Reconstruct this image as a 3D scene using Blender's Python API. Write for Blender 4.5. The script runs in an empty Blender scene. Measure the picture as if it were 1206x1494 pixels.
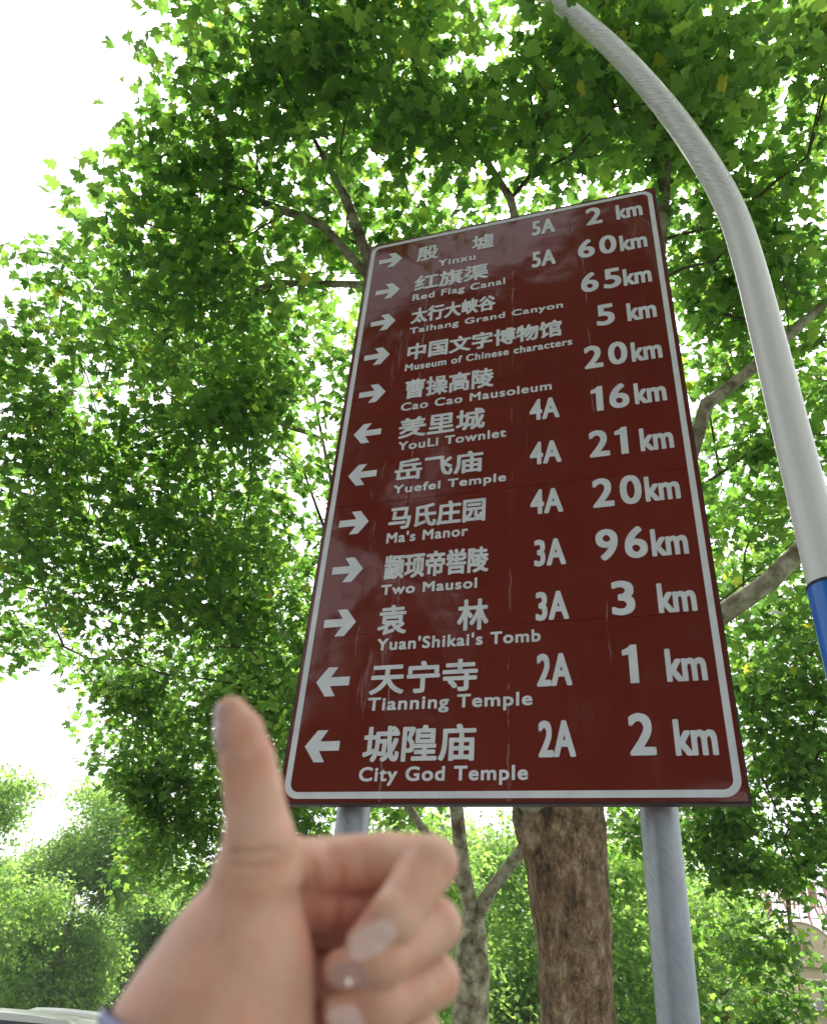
import bpy, bmesh, math, random
import numpy as np
from mathutils import Vector, Matrix, noise as mnoise

rad = math.radians
S = bpy.context.scene
COL = S.collection
# ------------------------------------------------------------------ camera
CAM_Z = 1.6
Rw = np.array([[0.995815815, -0.091383053, 0.0],
               [-0.051340497, -0.559465640, -0.827261961],
               [0.075597725, 0.823800544, -0.561816383]])      # rows: world axes in camera space
FPX, CX, CY = 1169.2, 603.0, 747.0
cd = bpy.data.cameras.new('camera')
cam = bpy.data.objects.new('camera', cd)
COL.objects.link(cam)
cam.matrix_world = Matrix([[*Rw[0], 0], [*Rw[1], 0], [*Rw[2], CAM_Z], [0, 0, 0, 1]])
cd.sensor_fit = 'HORIZONTAL'
cd.sensor_width = 36.0
cd.lens = FPX / 1206 * 36.0
cd.clip_start = 0.02
cd.clip_end = 3000
cd.dof.use_dof = True
cd.dof.focus_distance = 5.0
cd.dof.aperture_fstop = 10.0
S.camera = cam
# ------------------------------------------------------------------ sky, sun, exposure
SUN_EL, SUN_ROT = rad(66), rad(12)
w = bpy.data.worlds.new('World'); S.world = w
w.use_nodes = True
nt = w.node_tree; nt.nodes.clear()
out = nt.nodes.new('ShaderNodeOutputWorld')
bg = nt.nodes.new('ShaderNodeBackground')
sky = nt.nodes.new('ShaderNodeTexSky')
sky.sky_type = 'NISHITA'; sky.sun_disc = False
sky.sun_elevation = SUN_EL; sky.sun_rotation = SUN_ROT
sky.air_density = 1.0; sky.dust_density = 4.0; sky.ozone_density = 1.0
hs = nt.nodes.new('ShaderNodeHueSaturation')
hs.inputs['Saturation'].default_value = 0.12                    # thin white overcast
nt.links.new(sky.outputs[0], hs.inputs['Color'])
tc = nt.nodes.new('ShaderNodeTexCoord')
cn = nt.nodes.new('ShaderNodeTexNoise'); cn.inputs['Scale'].default_value = 2.2; cn.inputs['Detail'].default_value = 5
cr = nt.nodes.new('ShaderNodeMapRange'); cr.inputs[1].default_value = 0.35; cr.inputs[2].default_value = 0.7
cr.inputs[3].default_value = 0.8; cr.inputs[4].default_value = 1.15
nt.links.new(tc.outputs['Generated'], cn.inputs['Vector'])
nt.links.new(cn.outputs['Fac'], cr.inputs[0])
mx = nt.nodes.new('ShaderNodeVectorMath'); mx.operation = 'SCALE'
nt.links.new(hs.outputs[0], mx.inputs[0]); nt.links.new(cr.outputs[0], mx.inputs['Scale'])
nt.links.new(mx.outputs[0], bg.inputs['Color'])
bg.inputs['Strength'].default_value = 0.15
nt.links.new(bg.outputs[0], out.inputs['Surface'])
ld = bpy.data.lights.new('sun', 'SUN'); ld.energy = 2.7; ld.angle = rad(0.53); ld.color = (1.0, 0.95, 0.86)
sun = bpy.data.objects.new('sun', ld); COL.objects.link(sun)
sd = Vector((math.sin(SUN_ROT) * math.cos(SUN_EL), math.cos(SUN_ROT) * math.cos(SUN_EL), math.sin(SUN_EL)))
sun.rotation_euler = sd.to_track_quat('Z', 'Y').to_euler()
sun.location = (0, 0, 40)
S.view_settings.view_transform = 'Standard'
S.view_settings.look = 'None'
S.view_settings.gamma = 1.0
S.view_settings.exposure = 1.3
S.cycles.max_bounces = 14
S.cycles.transmission_bounces = 12
S.cycles.diffuse_bounces = 12
S.cycles.use_denoising = True


def at(x, y, d):
    """the world point seen at photo pixel (x, y), d metres along the view axis"""
    r = np.array([(x - CX) / FPX * d, -(y - CY) / FPX * d, -d])
    return Rw @ r + np.array([0, 0, CAM_Z])


# ------------------------------------------------------------------ helpers
def link(o):
    COL.objects.link(o); return o


def tag(o, label=None, cat=None, group=None, kind=None):
    if label: o['label'] = label
    if cat: o['category'] = cat
    if group: o['group'] = group
    if kind: o['kind'] = kind
    return o


def empty(name, loc, rz=0.0):
    o = bpy.data.objects.new(name, None)
    o.location = tuple(loc); o.rotation_euler = (0, 0, rz); o.empty_display_size = 0.2
    return link(o)


def smooth(me, ang=None):
    me.polygons.foreach_set('use_smooth', np.ones(len(me.polygons), dtype=bool))
    if ang is not None:
        me.set_sharp_from_angle(angle=ang)


def np_mesh(name, V, loops, starts, totals):
    me = bpy.data.meshes.new(name)
    V = np.ascontiguousarray(V, dtype=np.float32)
    me.vertices.add(len(V)); me.vertices.foreach_set('co', V.ravel())
    me.loops.add(len(loops)); me.loops.foreach_set('vertex_index', np.ascontiguousarray(loops, dtype=np.int32))
    me.polygons.add(len(starts))
    me.polygons.foreach_set('loop_start', np.ascontiguousarray(starts, dtype=np.int32))
    me.update(calc_edges=True)
    return me


def uni_mesh(name, V, F):
    """V (n,3), F (m,k) all faces with k corners"""
    F = np.asarray(F); m, k = F.shape
    return np_mesh(name, V, F.ravel(), np.arange(m) * k, np.full(m, k))


class MB:
    """collects shapes in WORLD or LOCAL coordinates; build() makes ONE mesh object"""
    def __init__(s): s.v = []; s.f = []; s.t = {}
    def add(s, V, F):
        b = len(s.v); s.v += [tuple(map(float, p)) for p in V]; s.f += [tuple(i + b for i in f) for f in F]; return s
    def box(s, c, e, M=None):
        V = [(c[0] + sx * e[0] / 2, c[1] + sy * e[1] / 2, c[2] + sz * e[2] / 2) for sx in (-1, 1) for sy in (-1, 1) for sz in (-1, 1)]
        if M is not None: V = [M @ Vector(p) for p in V]
        return s.add(V, [(0, 1, 3, 2), (4, 6, 7, 5), (0, 4, 5, 1), (2, 3, 7, 6), (0, 2, 6, 4), (1, 5, 7, 3)])
    def tube(s, P, r, n=16, cap=True, ref=None):
        P = [Vector(p) for p in P]; R_ = r if hasattr(r, '__len__') else [r] * len(P)
        b = len(s.v); ln = 0.0
        if ref is not None: ref = Vector(ref)
        for i, p in enumerate(P):
            t = (P[min(i + 1, len(P) - 1)] - P[max(i - 1, 0)]).normalized()
            if ref is None:
                ref = t.orthogonal().normalized()
            ref = (ref - t * ref.dot(t)).normalized(); bi = t.cross(ref)
            if i: ln += (p - P[i - 1]).length
            for k in range(n):
                a = 2 * math.pi * k / n
                s.t[len(s.v)] = (math.cos(a), math.sin(a), ln)
                s.v.append(tuple(p + (ref * math.cos(a) + bi * math.sin(a)) * R_[i]))
        for i in range(len(P) - 1):
            for k in range(n):
                k2 = (k + 1) % n
                s.f.append((b + i * n + k, b + i * n + k2, b + (i + 1) * n + k2, b + (i + 1) * n + k))
        if cap:
            s.f.append(tuple(b + k for k in reversed(range(n))))
            s.f.append(tuple(b + (len(P) - 1) * n + k for k in range(n)))
        return s
    def build(s, name, mat, parent=None, ang=rad(40), bevel=0):
        off = np.array(parent_loc(parent))
        V = np.array(s.v) - off
        me = bpy.data.meshes.new(name)
        me.from_pydata(V.tolist(), [], s.f)
        if s.t:
            at_ = me.attributes.new('around', 'FLOAT_VECTOR', 'POINT')
            at_.data.foreach_set('vector', np.array([s.t.get(i, (1, 0, 0)) for i in range(len(s.v))], dtype=np.float32).ravel())
        if bevel:
            bm = bmesh.new(); bm.from_mesh(me)
            bmesh.ops.bevel(bm, geom=[e for e in bm.edges if len(e.link_faces) == 2 and e.calc_face_angle(0) > rad(35)],
                            offset=bevel, segments=2, affect='EDGES', profile=0.6)
            bm.to_mesh(me); bm.free()
        if ang is not None: smooth(me, ang)
        return put(name, me, mat, parent)


def parent_loc(p):
    l = np.zeros(3)
    while p is not None:
        l += np.array(p.location); p = p.parent
    return l


def put(name, me, mat, parent=None):
    o = bpy.data.objects.new(name, me)
    if mat is not None: me.materials.append(mat)
    if parent is not None: o.parent = parent
    return link(o)


# ------------------------------------------------------------------ materials
def mat(name, col=(0.5, 0.5, 0.5), rough=0.6, metal=0.0, spec=None):
    m = bpy.data.materials.new(name); m.use_nodes = True
    b = m.node_tree.nodes['Principled BSDF']
    b.inputs['Base Color'].default_value = (*col, 1); b.inputs['Roughness'].default_value = rough
    b.inputs['Metallic'].default_value = metal
    if spec is not None: b.inputs['Specular IOR Level'].default_value = spec
    return m, m.node_tree, b


def N(t, typ, **kw):
    n = t.nodes.new(typ)
    for k, v in kw.items():
        if k.startswith('i_'):
            n.inputs[k[2:].replace('_', ' ')].default_value = v
        else:
            setattr(n, k, v)
    return n


def ramp(t, fac, stops):
    r = t.nodes.new('ShaderNodeValToRGB'); e = r.color_ramp.elements
    e[0].position = stops[0][0]; e[0].color = (*stops[0][1], 1)
    e[1].position = stops[-1][0]; e[1].color = (*stops[-1][1], 1)
    for p, c in stops[1:-1]:
        x = e.new(p); x.color = (*c, 1)
    t.links.new(fac, r.inputs['Fac'])
    return r


def noise_fac(t, scale, detail=6, rough=0.55, vec=None, stretch=None, coord='Object'):
    tcn = t.nodes.new('ShaderNodeTexCoord')
    v = tcn.outputs[coord]
    if stretch:
        mp = t.nodes.new('ShaderNodeMapping'); mp.inputs['Scale'].default_value = stretch
        t.links.new(v, mp.inputs['Vector']); v = mp.outputs[0]
    n = N(t, 'ShaderNodeTexNoise'); n.inputs['Scale'].default_value = scale
    n.inputs['Detail'].default_value = detail; n.inputs['Roughness'].default_value = rough
    t.links.new(v, n.inputs['Vector'])
    return n


def bump(t, b, h, strength=0.3, dist=0.01):
    bn = t.nodes.new('ShaderNodeBump'); bn.inputs['Strength'].default_value = strength; bn.inputs['Distance'].default_value = dist
    t.links.new(h, bn.inputs['Height']); t.links.new(bn.outputs[0], b.inputs['Normal'])
    return bn


def leaf_mat(name, stops, tmul=(2.0, 2.6, 1.0), gloss=0.35):
    m = bpy.data.materials.new(name); m.use_nodes = True
    t = m.node_tree; t.nodes.clear()
    o = t.nodes.new('ShaderNodeOutputMaterial')
    g = t.nodes.new('ShaderNodeNewGeometry')
    r = ramp(t, g.outputs['Random Per Island'], stops)
    d = t.nodes.new('ShaderNodeBsdfPrincipled'); d.inputs['Roughness'].default_value = 0.42
    d.inputs['Specular IOR Level'].default_value = gloss
    t.links.new(r.outputs[0], d.inputs['Base Color'])
    mul = N(t, 'ShaderNodeMix', data_type='RGBA', blend_type='MULTIPLY')
    mul.inputs['Factor'].default_value = 1.0
    mul.inputs['B'].default_value = (*tmul, 1)
    vm = t.nodes.new('ShaderNodeVectorMath'); vm.operation = 'MULTIPLY'; vm.inputs[1].default_value = tmul
    t.links.new(r.outputs[0], vm.inputs[0])
    tr = t.nodes.new('ShaderNodeBsdfTranslucent'); t.links.new(vm.outputs[0], tr.inputs['Color'])
    mxs = t.nodes.new('ShaderNodeMixShader'); mxs.inputs[0].default_value = 0.5
    t.links.new(d.outputs[0], mxs.inputs[1]); t.links.new(tr.outputs[0], mxs.inputs[2])
    t.links.new(mxs.outputs[0], o.inputs['Surface'])
    return m


LEAF = leaf_mat('plane_leaf', [(0.0, (0.038, 0.078, 0.026)), (0.40, (0.060, 0.112, 0.030)), (0.8, (0.088, 0.145, 0.038)),
                               (0.985, (0.125, 0.175, 0.045)), (1.0, (0.20, 0.17, 0.03))], tmul=(4.1, 4.6, 2.3))
LEAF_FAR = leaf_mat('far_leaf', [(0.0, (0.085, 0.155, 0.050)), (0.5, (0.12, 0.20, 0.060)), (1.0, (0.17, 0.25, 0.075))], tmul=(4.3, 4.2, 2.8))
LEAF_DARKENED = leaf_mat('darkened_leaf', [(0.0, (0.016, 0.030, 0.014)), (1.0, (0.034, 0.052, 0.022))], tmul=(1.4, 1.5, 1.2), gloss=0.3)  # shade put into the leaf colour, keeps the trees' reflection in the sign dark

M_BARK, t, b = mat('brown_plane_bark', rough=0.9)
n1 = noise_fac(t, 7.0, 10, 0.74, stretch=(1, 1, 0.5))
n2 = noise_fac(t, 2.3, 4, 0.6)
r1 = ramp(t, n1.outputs['Fac'], [(0.39, (0.040, 0.024, 0.014)), (0.45, (0.23, 0.14, 0.072)), (0.53, (0.42, 0.285, 0.16)), (0.60, (0.66, 0.53, 0.36))])
vp = N(t, 'ShaderNodeTexVoronoi'); vp.inputs['Scale'].default_value = 19
tcp = N(t, 'ShaderNodeTexCoord'); mpp = N(t, 'ShaderNodeMapping'); mpp.inputs['Scale'].default_value = (1, 1, 0.42)
nbp = noise_fac(t, 7, 5, 0.65); avp = N(t, 'ShaderNodeMix', data_type='VECTOR'); avp.inputs['Factor'].default_value = 0.25
t.links.new(tcp.outputs['Object'], avp.inputs['A']); t.links.new(nbp.outputs['Color'], avp.inputs['B'])
t.links.new(avp.outputs['Result'], mpp.inputs['Vector']); t.links.new(mpp.outputs[0], vp.inputs['Vector'])
spv = N(t, 'ShaderNodeSeparateColor'); t.links.new(vp.outputs['Color'], spv.inputs[0])
rp = ramp(t, spv.outputs[0], [(0.0, (0.06, 0.038, 0.022)), (0.35, (0.22, 0.13, 0.068)), (0.7, (0.35, 0.235, 0.135)), (1.0, (0.52, 0.42, 0.29))])
mp_ = N(t, 'ShaderNodeMix', data_type='RGBA'); mp_.inputs['Factor'].default_value = 0.34
t.links.new(r1.outputs[0], mp_.inputs['A']); t.links.new(rp.outputs[0], mp_.inputs['B'])
r2 = ramp(t, n2.outputs['Fac'], [(0.38, (0.32, 0.33, 0.34)), (0.46, (0.95, 0.95, 0.95)), (0.6, (1, 1, 1)), (0.68, (1.0, 0.95, 0.85))])
mm = N(t, 'ShaderNodeMix', data_type='RGBA', blend_type='MULTIPLY'); mm.inputs['Factor'].default_value = 0.85
t.links.new(mp_.outputs['Result'], mm.inputs['A']); t.links.new(r2.outputs[0], mm.inputs['B'])
t.links.new(mm.outputs['Result'], b.inputs['Base Color'])
vb = N(t, 'ShaderNodeTexVoronoi', feature='DISTANCE_TO_EDGE'); vb.inputs['Scale'].default_value = 15
tcb = N(t, 'ShaderNodeTexCoord'); mpb = N(t, 'ShaderNodeMapping'); mpb.inputs['Scale'].default_value = (1, 1, 0.4)
nb_ = noise_fac(t, 9, 4, 0.6)
av = N(t, 'ShaderNodeMix', data_type='VECTOR'); av.inputs['Factor'].default_value = 0.22
t.links.new(tcb.outputs['Object'], av.inputs['A']); t.links.new(nb_.outputs['Color'], av.inputs['B'])
t.links.new(av.outputs['Result'], mpb.inputs['Vector']); t.links.new(mpb.outputs[0], vb.inputs['Vector'])
vr = N(t, 'ShaderNodeMapRange'); vr.inputs[2].default_value = 0.12
t.links.new(vb.outputs['Distance'], vr.inputs[0])
n3 = noise_fac(t, 30, 6, 0.7, stretch=(1, 1, 0.5))
ab = N(t, 'ShaderNodeMath', operation='MULTIPLY_ADD'); ab.inputs[1].default_value = 0.5
t.links.new(vr.outputs[0], ab.inputs[0]); t.links.new(n3.outputs['Fac'], ab.inputs[2])
ab2 = N(t, 'ShaderNodeMath', operation='ADD'); t.links.new(ab.outputs[0], ab2.inputs[0]); t.links.new(n1.outputs['Fac'], ab2.inputs[1])
bump(t, b, ab2.outputs[0], 1.0, 0.035)

M_LIMB, t, b = mat('pale_mottled_bark', rough=0.85)
n1 = noise_fac(t, 6.5, 7, 0.62)
r1 = ramp(t, n1.outputs['Fac'], [(0.34, (0.085, 0.065, 0.04)), (0.45, (0.21, 0.185, 0.12)), (0.55, (0.33, 0.325, 0.23)), (0.66, (0.50, 0.49, 0.37))])
t.links.new(r1.outputs[0], b.inputs['Base Color'])
bump(t, b, noise_fac(t, 30, 4).outputs['Fac'], 0.4, 0.01)

M_TWIG, t, b = mat('dark_twig_bark', (0.075, 0.06, 0.045), 0.9)

M_PANEL, t, b = mat('brown_red_sheeting', rough=0.14)
n1 = noise_fac(t, 1.3, 5, 0.6); n2 = noise_fac(t, 60, 2)
r1 = ramp(t, n1.outputs['Fac'], [(0.3, (0.148, 0.0235, 0.016)), (0.7, (0.176, 0.030, 0.020))])
nd = noise_fac(t, 1.9, 8, 0.72); nst = noise_fac(t, 9, 5, 0.65, stretch=(1, 1, 0.07))
dg_ = N(t, 'ShaderNodeMath', operation='MULTIPLY'); t.links.new(nd.outputs['Fac'], dg_.inputs[0]); t.links.new(nst.outputs['Fac'], dg_.inputs[1])
dr = N(t, 'ShaderNodeMapRange'); dr.inputs[1].default_value = 0.28; dr.inputs[2].default_value = 0.46; dr.inputs[4].default_value = 0.20
t.links.new(dg_.outputs[0], dr.inputs[0])
dm = N(t, 'ShaderNodeMix', data_type='RGBA'); dm.inputs['B'].default_value = (0.23, 0.13, 0.10, 1)
t.links.new(dr.outputs[0], dm.inputs['Factor']); t.links.new(r1.outputs[0], dm.inputs['A']); t.links.new(dm.outputs['Result'], b.inputs['Base Color'])
rr = N(t, 'ShaderNodeMapRange'); rr.inputs[3].default_value = 0.03; rr.inputs[4].default_value = 0.10
t.links.new(noise_fac(t, 2.4, 6, 0.7).outputs['Fac'], rr.inputs[0]); t.links.new(rr.outputs[0], b.inputs['Roughness'])
# wrinkles of the film: long vertical puckers and a slow waviness
nw_ = noise_fac(t, 2.2, 2, 0.5); nv = noise_fac(t, 7.0, 5, 0.6, stretch=(1, 1, 0.16)); nf = noise_fac(t, 40, 3, 0.5)
pk = ramp(t, nv.outputs['Fac'], [(0.0, (0, 0, 0)), (0.62, (0, 0, 0)), (0.70, (1, 1, 1)), (0.72, (0.1, 0.1, 0.1)), (1.0, (0, 0, 0))])
a1 = N(t, 'ShaderNodeMath', operation='MULTIPLY'); a1.inputs[1].default_value = 0.22
t.links.new(pk.outputs[0], a1.inputs[0])
a2 = N(t, 'ShaderNodeMath', operation='MULTIPLY_ADD'); a2.inputs[1].default_value = 1.4
t.links.new(nw_.outputs['Fac'], a2.inputs[0]); t.links.new(a1.outputs[0], a2.inputs[2])
a3 = N(t, 'ShaderNodeMath', operation='MULTIPLY_ADD'); a3.inputs[1].default_value = 0.035
t.links.new(nf.outputs['Fac'], a3.inputs[0]); t.links.new(a2.outputs[0], a3.inputs[2])
# puckered line where the back channel is riveted, a little right of the middle of the names
tcq = N(t, 'ShaderNodeTexCoord'); dq = N(t, 'ShaderNodeVectorMath', operation='DOT_PRODUCT'); dq.inputs[1].default_value = (0.94095, -0.33855, 0)
t.links.new(tcq.outputs['Object'], dq.inputs[0])
last = a3.outputs[0]
for u_, wd_ in ((0.075, 0.010), (-0.62, 0.010), (0.62, 0.006)):
    wob = N(t, 'ShaderNodeMath', operation='MULTIPLY_ADD'); wob.inputs[1].default_value = 0.05; wob.inputs[2].default_value = -u_ - 0.025
    t.links.new(noise_fac(t, 6, 4, 0.6).outputs['Fac'], wob.inputs[0])
    ad = N(t, 'ShaderNodeMath', operation='ADD'); t.links.new(dq.outputs['Value'], ad.inputs[0]); t.links.new(wob.outputs[0], ad.inputs[1])
    ab3 = N(t, 'ShaderNodeMath', operation='ABSOLUTE'); t.links.new(ad.outputs[0], ab3.inputs[0])
    mr = N(t, 'ShaderNodeMapRange'); mr.inputs[1].default_value = 0.0; mr.inputs[2].default_value = wd_; mr.inputs[3].default_value = 1.0; mr.inputs[4].default_value = 0.0
    t.links.new(ab3.outputs[0], mr.inputs[0])
    gt = N(t, 'ShaderNodeMapRange'); gt.inputs[1].default_value = 0.47; gt.inputs[2].default_value = 0.56; gt.inputs[4].default_value = 0.30
    t.links.new(noise_fac(t, 3.2, 4, 0.6).outputs['Fac'], gt.inputs[0])
    ml = N(t, 'ShaderNodeMath', operation='MULTIPLY_ADD'); t.links.new(mr.outputs[0], ml.inputs[0]); t.links.new(gt.outputs[0], ml.inputs[1]); t.links.new(last, ml.inputs[2])
    last = ml.outputs[0]
bump(t, b, last, 0.55, 0.012)

M_WHITE, t, b = mat('white_reflective_sheeting', rough=0.3)
vo = N(t, 'ShaderNodeTexVoronoi'); vo.inputs['Scale'].default_value = 90
tcn = N(t, 'ShaderNodeTexCoord'); t.links.new(tcn.outputs['Object'], vo.inputs['Vector'])
r1 = ramp(t, noise_fac(t, 9, 4).outputs['Fac'], [(0.3, (0.62, 0.66, 0.68)), (0.7, (0.74, 0.78, 0.80))])
t.links.new(r1.outputs[0], b.inputs['Base Color'])
bump(t, b, vo.outputs['Distance'], 0.15, 0.004)

M_EDGE, t, b = mat('dark_panel_edge', (0.035, 0.02, 0.018), 0.5)



def streaks(t, a0, slope, fine, coarse, radius=0.1):
    """slanted streaks round a pipe, mirrored about one line"""
    at_ = N(t, 'ShaderNodeAttribute', attribute_name='around')
    dp = N(t, 'ShaderNodeVectorMath', operation='DOT_PRODUCT'); dp.inputs[1].default_value = (math.cos(a0), math.sin(a0), 0)
    t.links.new(at_.outputs['Vector'], dp.inputs[0])
    ac = N(t, 'ShaderNodeMath', operation='ARCCOSINE', use_clamp=False); cl = N(t, 'ShaderNodeClamp'); cl.inputs['Min'].default_value = -1
    t.links.new(dp.outputs['Value'], cl.inputs[0]); t.links.new(cl.outputs[0], ac.inputs[0])
    A = N(t, 'ShaderNodeMath', operation='MULTIPLY'); A.inputs[1].default_value = radius; t.links.new(ac.outputs[0], A.inputs[0])
    sp = N(t, 'ShaderNodeSeparateXYZ'); t.links.new(at_.outputs['Vector'], sp.inputs[0])
    p = N(t, 'ShaderNodeMath', operation='MULTIPLY_ADD'); p.inputs[1].default_value = slope
    t.links.new(A.outputs[0], p.inputs[0]); t.links.new(sp.outputs['Z'], p.inputs[2])
    c = N(t, 'ShaderNodeCombineXYZ')
    for src, k, dst in ((A.outputs[0], coarse, 'X'), (p.outputs[0], fine, 'Y')):
        m_ = N(t, 'ShaderNodeMath', operation='MULTIPLY'); m_.inputs[1].default_value = k
        t.links.new(src, m_.inputs[0]); t.links.new(m_.outputs[0], c.inputs[dst])
    n = N(t, 'ShaderNodeTexNoise'); n.inputs['Scale'].default_value = 1.0; n.inputs['Detail'].default_value = 3; n.inputs['Roughness'].default_value = 0.6
    t.links.new(c.outputs[0], n.inputs['Vector'])
    return n, sp, ac


M_ZINC, t, b = mat('galvanised_steel', rough=0.45, metal=0.6)
ns, sp, ac = streaks(t, rad(-72), -1.0, 85, 9, 0.11)
r1 = ramp(t, ns.outputs['Fac'], [(0.30, (0.27, 0.305, 0.335)), (0.42, (0.335, 0.37, 0.40)), (0.62, (0.37, 0.405, 0.43))])
n5 = noise_fac(t, 5, 6, 0.65)
r5 = ramp(t, n5.outputs['Fac'], [(0.3, (0.8, 0.8, 0.82)), (0.6, (1, 1, 1))])
mm = N(t, 'ShaderNodeMix', data_type='RGBA', blend_type='MULTIPLY'); mm.inputs['Factor'].default_value = 1
t.links.new(r1.outputs[0], mm.inputs['A']); t.links.new(r5.outputs[0], mm.inputs['B'])
t.links.new(mm.outputs['Result'], b.inputs['Base Color'])
bump(t, b, ns.outputs['Fac'], 0.05, 0.003)

M_STEEL, t, b = mat('plain_steel', (0.45, 0.47, 0.48), 0.45, 0.8)


def painted_pole(name, col, arc_from=None):
    m, t, b = mat(name, col, 0.25)
    sp2 = N(t, 'ShaderNodeMapRange'); sp2.inputs[1].default_value = 0.70; sp2.inputs[2].default_value = 0.73
    t.links.new(noise_fac(t, 16, 7, 0.75, stretch=(1, 1, 0.5)).outputs['Fac'], sp2.inputs[0])
    src = sp2.outputs[0]
    if arc_from is not None:
        ns, sp, ac = streaks(t, rad(-95), -1.9, 85, 16, 0.085)
        gate = N(t, 'ShaderNodeMapRange'); gate.inputs[1].default_value = arc_from; gate.inputs[2].default_value = arc_from + 0.7
        t.links.new(sp.outputs['Z'], gate.inputs[0])
        thr = N(t, 'ShaderNodeMapRange'); thr.inputs[1].default_value = 0.45; thr.inputs[2].default_value = 0.60; thr.inputs[4].default_value = 0.44
        t.links.new(ns.outputs['Fac'], thr.inputs[0])
        mu = N(t, 'ShaderNodeMath', operation='MULTIPLY'); t.links.new(gate.outputs[0], mu.inputs[0]); t.links.new(thr.outputs[0], mu.inputs[1])
        mxm = N(t, 'ShaderNodeMath', operation='MAXIMUM'); t.links.new(mu.outputs[0], mxm.inputs[0]); t.links.new(sp2.outputs[0], mxm.inputs[1])
        src = mxm.outputs[0]
    mm = N(t, 'ShaderNodeMix', data_type='RGBA'); mm.inputs['A'].default_value = (*col, 1); mm.inputs['B'].default_value = (0.09, 0.10, 0.085, 1)
    if arc_from is None: mm.inputs['B'].default_value = (0.12, 0.2, 0.45, 1)
    t.links.new(src, mm.inputs['Factor']); t.links.new(mm.outputs['Result'], b.inputs['Base Color'])
    return m


M_POLE = painted_pole('white_pole_paint', (0.70, 0.72, 0.70), arc_from=2.3)
M_BLUE = painted_pole('blue_pole_paint', (0.012, 0.15, 0.56))
M_RUBBER, t, b = mat('black_rubber', (0.02, 0.02, 0.02), 0.7)

# ------------------------------------------------------------------ setting: ground sheets
M_ASPH, t, b = mat('asphalt', rough=0.9)
r1 = ramp(t, noise_fac(t, 120, 4, 0.7).outputs['Fac'], [(0.3, (0.03, 0.03, 0.03)), (0.7, (0.075, 0.073, 0.07))])
t.links.new(r1.outputs[0], b.inputs['Base Color'])
M_PAVE, t, b = mat('grey_paving', rough=0.85)
br = N(t, 'ShaderNodeTexBrick'); br.inputs['Scale'].default_value = 2.5
br.inputs['Color1'].default_value = (0.30, 0.29, 0.27, 1); br.inputs['Color2'].default_value = (0.24, 0.235, 0.22, 1); br.inputs['Mortar'].default_value = (0.1, 0.1, 0.09, 1)
br.inputs['Mortar Size'].default_value = 0.01
tcn = N(t, 'ShaderNodeTexCoord'); t.links.new(tcn.outputs['Object'], br.inputs['Vector']); t.links.new(br.outputs[0], b.inputs['Base Color'])
M_KERB, t, b = mat('kerb_stone', (0.34, 0.33, 0.31), 0.85)
M_SOIL, t, b = mat('lawn_ground', rough=0.95)
r1 = ramp(t, noise_fac(t, 6, 8, 0.7).outputs['Fac'], [(0.3, (0.05, 0.045, 0.03)), (0.5, (0.045, 0.075, 0.02)), (0.7, (0.07, 0.12, 0.03))])
t.links.new(r1.outputs[0], b.inputs['Base Color'])
M_LINE, t, b = mat('road_paint', (0.75, 0.75, 0.72), 0.7)


def slab(name, x0, x1, y0, y1, z0, z1, m):
    o = MB().box(((x0 + x1) / 2, (y0 + y1) / 2, (z0 + z1) / 2), (x1 - x0, y1 - y0, z1 - z0)).build(name, m, None, None)
    return tag(o, kind='structure')


slab('ground', -150, 150, -140, 150, -0.5, -0.02, M_SOIL)
slab('road', -13.5, -2.8, -120, 140, -0.1, 0.0, M_ASPH)
slab('kerb', -2.8, -2.6, -120, 140, -0.1, 0.13, M_KERB)
slab('pavement', -2.6, 4.6, -120, 140, -0.1, 0.125, M_PAVE)
mk = MB()
for i in range(-10, 14):
    mk.box((-7.7, i * 9.0, 0.006), (0.15, 4.0, 0.004))
tag(mk.build('road_marking', M_LINE, None, None), kind='structure')
GZ = 0.125

# ------------------------------------------------------------------ the sign
BL = np.array([-0.58729119, 4.55959308, 1.09912902 + CAM_Z])
HX = np.array([0.94094995, -0.33854569, 0.0]); UP = np.array([0, 0, 1.0]); NN = np.array([-0.33854569, -0.94094995, 0.0])
SW, SH = 2.40, 4.7734
foot = BL + HX * SW / 2; foot[2] = GZ
sign = empty('road_sign', foot)
tag(sign, 'tall brown tourist road sign listing twelve sights with arrows, on two galvanised posts', 'road sign')


def P(u, v, w_=0.0):
    return BL + HX * u + UP * v + NN * w_


# panel: five sheets butted with hairline seams, one mesh
pb = MB()
seams = [0.0, 0.99, 1.96, 2.932, 3.90, SH]
for i in range(5):
    v0, v1 = seams[i] + (0.0015 if i else 0), seams[i + 1] - (0.0015 if i < 4 else 0)
    c = [P(u, v, w_) for u in (0, SW) for v in (v0, v1) for w_ in (-0.012, 0.0)]
    pb.add(c, [(0, 1, 3, 2), (4, 6, 7, 5), (0, 4, 5, 1), (2, 3, 7, 6), (0, 2, 6, 4), (1, 5, 7, 3)])


def to_panel_frame(o):
    """object space of the sheeting: x across the panel, z up"""
    return o


panel = pb.build('panel', M_PANEL, sign, None)
# dark folded edge profile round the panel, set 3 mm behind the face
eb = MB()
for (u0, u1, v0, v1) in ((-0.012, 0.0, -0.012, SH + 0.012), (SW, SW + 0.012, -0.012, SH + 0.012), (0, SW, -0.012, 0.0), (0, SW, SH, SH + 0.012)):
    c = [P(u, v, w_) for u in (u0, u1) for v in (v0, v1) for w_ in (-0.05, -0.003)]
    eb.add(c, [(0, 1, 3, 2), (4, 6, 7, 5), (0, 4, 5, 1), (2, 3, 7, 6), (0, 2, 6, 4), (1, 5, 7, 3)])
eb.build('edge_frame', M_EDGE, sign, None)


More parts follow.
